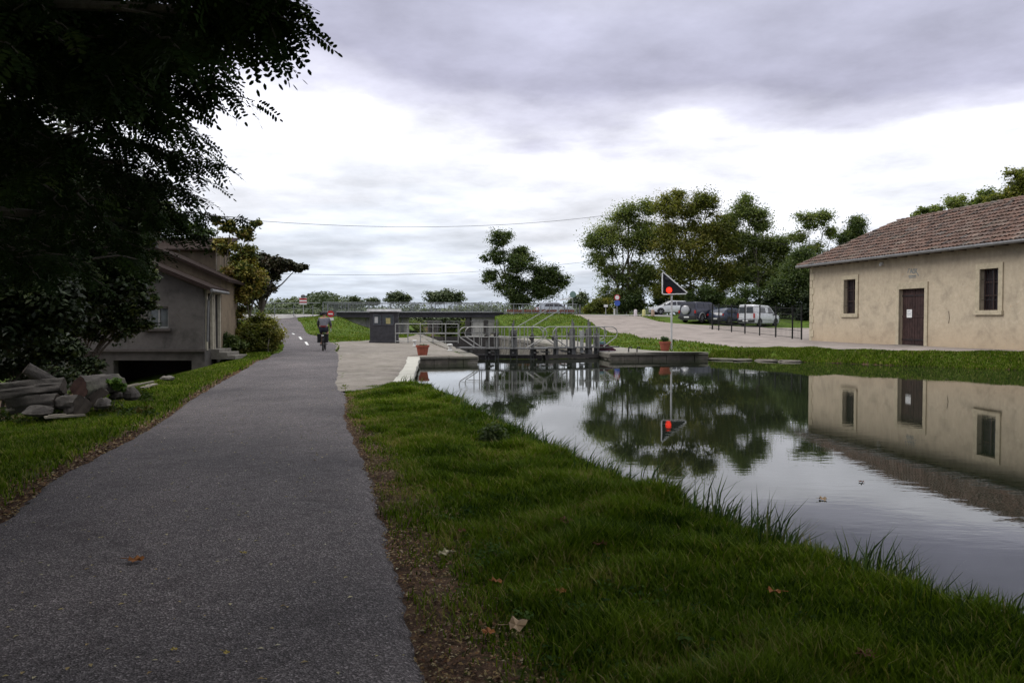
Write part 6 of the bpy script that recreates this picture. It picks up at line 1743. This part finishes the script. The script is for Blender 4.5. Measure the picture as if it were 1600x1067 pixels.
M_grass_b = leafmat('bank_grass_blades', ramp5((.018, .038, .010), (.032, .068, .012), (.050, .100, .018), (.08, .13, .035), (.18, .18, .09)), rough=.6, trans=.3, spec=.12)
g = np.random.default_rng(21)
bankx = fn([(-9, 5.2), (0, 3.75), (3.8, 2.62), (5.35, 1.95), (7.6, 1.15), (11.8, -.12), (16.2, -1.45), (17.3, -2.15)])
# verge between path and water, density falls with distance
def scatter(n, y0, y1, xl, xr, p=1.6):
    y = y0 + (y1 - y0) * g.random(n) ** p
    a = xl(y); b = xr(y)
    return a + (b - a) * g.random(n), y
def clump(x, y, s=1.3, k=0.0):
    return .5 + .25 * np.sin(x * s * 2.1 + 1.7 * np.sin(y * s * 1.3 + k)) + .25 * np.sin(y * s * 2.9 + 2.1 * np.sin(x * s * 1.1 + k))
x, y = scatter(240000, 2.2, 17.4, lambda y: PATHR(y) - .02, lambda y: bankx(y) + .05, 1.7)
dr_ = x - PATHR(y); lw_ = np.interp(y, [0, 4, 8, 16], [1.2, 1.1, .75, .35])
keep = g.random(len(x)) < np.clip((dr_ / lw_) ** 1.3 + .14 - .25 * (clump(x, y, 2.3, 1) < .35), .03, 1)
x, y = x[keep], y[keep]; dr_ = dr_[keep]
c_ = clump(x, y)
h = (.025 + .075 * clump(x, y, 3.1, 2) * c_ * 1.6 + .045 * g.random(len(x)) ** 2) * np.interp(dr_, [0, .6, 2], [.55, 1, 1.25]) * (1 + .012 * y)
w_ = .0045 + .0011 * y
rn = np.clip(.42 + .55 * (clump(x, y, 1.6, 3) - .5) + .3 * (clump(x, y, 5.5, 1) - .5) + g.normal(0, .2, len(x)) + .6 * (g.random(len(x)) < .08) + .4 * (dr_ < .5) * g.random(len(x)), 0, 1)
tag(blades('verge_grass', x, y, h, w_, M_grass, .7, 22, rn), 'short lush green grass between the path and the canal', 'grass', kind='stuff')
# long grass hanging over the water's edge
n = 16000
y = 2.4 + 15 * g.random(n) ** 1.5; off = np.abs(g.normal(0, .22, n)) - .12
x = bankx(y) - off
cl = clump(x, y, 2.6, 5)
kp = g.random(n) < cl * 1.3; x, y, cl = x[kp], y[kp], cl[kp]
h = (.12 + .20 * g.random(len(x)) ** 2 * cl * 1.6) * np.where(y > 9, .85, 1)
tag(blades('water_edge_grass', x, y, h, .0055 + .0009 * y, M_grass_b, .75, 23, None, flow=np.full(len(x), .35)), 'long grass arching over the near edge of the canal', 'grass', kind='stuff')
# left verge
x, y = scatter(95000, 4.5, 33, lambda y: PATHL(y) - np.interp(y, [4, 8, 20, 33], [2.2, 3.0, 2.6, 1.2]), lambda y: PATHL(y) + .03, 1.3)
dl_ = PATHL(y) - x
keep = g.random(len(x)) < np.clip(dl_ / .6, .05, 1); x, y, dl_ = x[keep], y[keep], dl_[keep]
h = (.03 + .06 * clump(x, y) + .03 * g.random(len(x))) * (1 + .012 * y)
tag(blades('left_verge_grass', x, y, h, .005 + .0012 * y, M_grass, .6, 24), 'green grass strip along the left side of the path', 'grass', kind='stuff')
# right bank, embankments
n = 60000
t0 = g.random(n); sx = np.array([8.3, 10.4, 12.4, 14.9, 17.2, 21, 26]); sy = np.array([33.8, 32.3, 30.9, 28.5, 26.6, 20, 8]); sp_ = np.array([0, .2, .38, .6, .8, .93, 1])
bx = np.interp(t0, sp_, sx); by = np.interp(t0, sp_, sy); of = g.random(n) * 2.6
x = bx + of * .62; y = by + of * .75
kp = (pave_inside(x, y) < .02); x, y = x[kp], y[kp]
h = .05 + .11 * g.random(len(x)) * clump(x, y, 1.1, 2)
tag(blades('far_bank_grass', x, y, h, np.full(len(x), .03), M_grass, .5, 25), 'rough green grass bank on the far side of the canal below the house', 'grass', kind='stuff')
n = 90000
x = g.uniform(-19, 13, n); y = g.uniform(34, 84, n)
cdd, _ = canal_dist(x, y)
kp = (pave_inside(x, y) < .05) & (cdd > .75); x, y = x[kp], y[kp]
h = .06 + .12 * g.random(len(x)) * clump(x, y, .8, 2)
tag(blades('embankment_grass', x, y, h, np.full(len(x), .05), M_grass, .5, 26), 'mown grass covering the embankments around the bridge and ramp', 'grass', kind='stuff')

# broad leaved weeds in the near verge
cc = []; rr = []
for k in range(420):
    yy_ = 2.6 + 9 * g.random() ** 1.5; xx_ = g.uniform(float(PATHR(np.array(yy_))) + .45, float(bankx(yy_)) - .1)
    cc.append((xx_, yy_, hz(xx_, yy_) + .03)); rr.append((.07, .07, .03))
o = leafcloud('verge_weeds', cc, rr, 6500, .030, leafmat('weed_leaves', ramp5((.02, .045, .010), (.04, .085, .018), (.07, .12, .03)), spec=.05, rough=.8), None, flat=1.2, stretch=1.5, seed=44, droop=-.2); tag(o, 'small broad-leaved weeds scattered through the near grass', 'weeds', kind='stuff')
# a low bushy weed in the grass
p = gz(770, 690, .25)
t_ = thing('weed_clump', 'darker bushy weed clump standing in the grass near the water', 'weed', (p.x, p.y, .22))
leafcloud('leaves', [(0, 0, .12), (.1, .05, .1), (-.1, 0, .1), (0, .1, .18)], [.12, .1, .1, .09], 700, .05, L_dark, t_, seed=46)
q = MB()
for k in range(5): q.tube([(0, 0, 0), (.06 * math.cos(k * 1.3), .06 * math.sin(k * 1.3), .2)], .004, 4)
q.build('stems', M_trunk, t_, local=True)

# leaf litter: many small leaves
M_lit = leafmat('fallen_leaf_litter', ramp5((.035, .020, .014), (.08, .038, .022), (.14, .065, .034), (.20, .12, .055), (.25, .19, .09), (.33, .28, .20)), rough=.8, trans=0)
def litter(name, X, Y, size, seed, m, zf=None, curl=.25, lift=.012):
    g2 = np.random.default_rng(seed); n = len(X); Z = (zf if zf is not None else HB(X, Y)) + lift
    th = g2.uniform(0, 2 * PI, n); s = size * g2.uniform(.5, 1.4, n)[:, None]
    a = np.stack([np.cos(th), np.sin(th), g2.normal(0, curl, n)], 1); b = np.stack([-np.sin(th), np.cos(th), g2.normal(0, curl, n)], 1)
    P_ = np.stack([X, Y, Z], 1)
    up = np.array([0, 0, 1.0])
    V = np.stack([P_ - a * s * .5, P_ + b * s * .28 + up * s * .15, P_ + a * s * .5, P_ - b * s * .28 + up * s * .15], 1).reshape(-1, 3)
    i = np.arange(n) * 4
    return fastmesh(name, V, np.stack([i, i + 1, i + 2, i + 3], 1), m, None, {'rnd': np.repeat(g2.random(n), 4)})
n = 17000
y = 2.2 + 13 * g.random(n) ** 1.7; x = PATHR(y) - .05 + np.abs(g.normal(0, 1, n)) * np.interp(y, [0, 4, 8, 16], [.55, .48, .3, .14])
kp = x < bankx(y); tag(litter('litter_right', x[kp], y[kp], .021, 51, M_lit), 'brown leaf litter and bare soil along the right edge of the path', 'leaf litter', kind='stuff')
bpy.data.objects['litter_right'].name = 'leaf_litter'
n = 9000
y = 3 + 24 * g.random(n) ** 1.3; x = PATHL(y) + .12 - np.abs(g.normal(0, 1, n)) * .28
tag(litter('leaf_litter', x, y, .04, 52, M_lit), 'reddish fallen leaves lining the left edge of the path', 'leaf litter', kind='stuff')
n = 700
y = 2.8 + 16 * g.random(n) ** 1.4; x = PATHL(y) + (PATHR(y) - PATHL(y)) * g.random(n)
tag(litter('path_leaflets', x, y, .026, 53, leafmat('pale_leaflets', ramp5((.26, .18, .08), (.38, .33, .14), (.42, .40, .30)), trans=0), H0(x, y) + .012, .06, .006), 'tiny yellow leaflets scattered over the asphalt', 'leaflets', kind='stuff')

# individually recognisable fallen leaves
def leaf3d(px, py, z, size, rz_l, col, label, lift=.01):
    p = gz(px, py, z)
    q = MB(); out_ = []
    tips = [(0, -1.0, .55), (.46, -.62, .5), (.62, -.75, .9), (.74, -.28, .55), (1.0, 0, 1.0), (.74, .30, .55), (.6, .75, .95), (.42, .66, .5), (0, .95, .8), (-.42, .56, .45), (-.65, .35, .7), (-.6, 0, .5), (-.62, -.45, .7), (-.42, -.62, .45)]
    vs = [(x_ * size * .5, y_ * size * .5, size * .10 * (k % 3 - .6) + random.uniform(0, .1) * size) for k, (x_, y_, _) in enumerate(tips)]
    vs.append((0, 0, size * .02))
    n_ = len(tips); q.add(vs, [(k, (k + 1) % n_, n_) for k in range(n_)])
    q.tube([(-.3 * size, 0, .01), (-.75 * size, .03 * size, .015)], .0015 + size * .006, 4)
    o = q.build('fallen_leaf', mat('dry_leaf_' + col, {'orange': (.30, .12, .035), 'tan': (.36, .26, .16), 'brown': (.14, .055, .03), 'yellow': (.38, .30, .09), 'pale': (.44, .40, .26)}[col], .75, scale=30, var=.35), None, local=True, recalc=False)
    o.location = (p.x, p.y, float(HB(np.array([p.x]), np.array([p.y]))[0]) + lift if lift > .02 else z + lift); o.rotation_euler = (random.uniform(-.15, .15), random.uniform(-.15, .15), rz_l)
    tag(o, label, 'leaf', 'large fallen leaves')
for a_ in [(211, 876, .265, .11, .2, 'orange', 'large orange-brown leaf lying alone on the dark asphalt', .006),
    (380, 865, .265, .05, 1.2, 'yellow', 'small pale leaf on the asphalt right of the big orange-brown leaf', .006), (272, 1016, .265, .035, 2.0, 'yellow', 'small yellow leaf near the bottom of the path, left of the middle', .006), (353, 1021, .265, .035, .4, 'yellow', 'small yellow leaf near the bottom of the path, nearest the right edge', .006),
    (697, 869, .24, .11, 2.6, 'pale', 'pale yellow leaf lying on the bare soil beside the path', .05), (806, 986, .24, .12, .3, 'tan', 'large buff leaf lying in the grass at the bottom', .06), (763, 997, .24, .07, 1.4, 'orange', 'orange leaf just left of the large buff leaf', .05),
    (776, 917, .24, .08, .8, 'orange', 'curled orange leaf at the edge of the bare soil', .06), (722, 838, .24, .07, 2.2, 'brown', 'dark brown leaf above the pale yellow one', .05), (883, 831, .24, .12, .1, 'brown', 'dark red-brown leaf standing in the grass, upper of the pair near the middle', .07), (938, 866, .24, .11, 1.9, 'brown', 'red-brown leaf in the grass, lower of the pair near the middle', .07),
    (1352, 1046, .24, .09, .5, 'brown', 'brown leaf in the grass near the bottom right', .07), (1210, 948, .24, .09, 2.9, 'orange', 'long orange leaf in the grass towards the water', .07), (876, 933, .24, .07, .9, 'orange', 'small orange leaf right of the curled orange one', .06),
    (1285, 780, .003, .09, .2, 'tan', 'tan leaf floating on the canal, nearer the bank', .004), (1346, 753, .003, .07, 1.2, 'brown', 'dark red leaf floating farther out on the canal', .004)]:
    leaf3d(*a_)

# weeds and dead leaves grown through the log pile
g = np.random.default_rng(61)
cc = []; rr = []
for k in range(60):
    p = gz(g.uniform(5, 235), g.uniform(618, 662), .02); cc.append((p.x, p.y, hz(p.x, p.y) + g.uniform(.02, .12))); rr.append((.16, .14, .09))
o = leafcloud('pile_weeds', cc, rr, 5200, .06, leafmat('pile_weed_leaves', ramp5((.015, .028, .008), (.03, .05, .012), (.05, .08, .018), (.10, .07, .03)), spec=.05), None, seed=62); tag(o, 'dark weeds and dead leaves tangled around the log pile', 'weeds', kind='stuff')
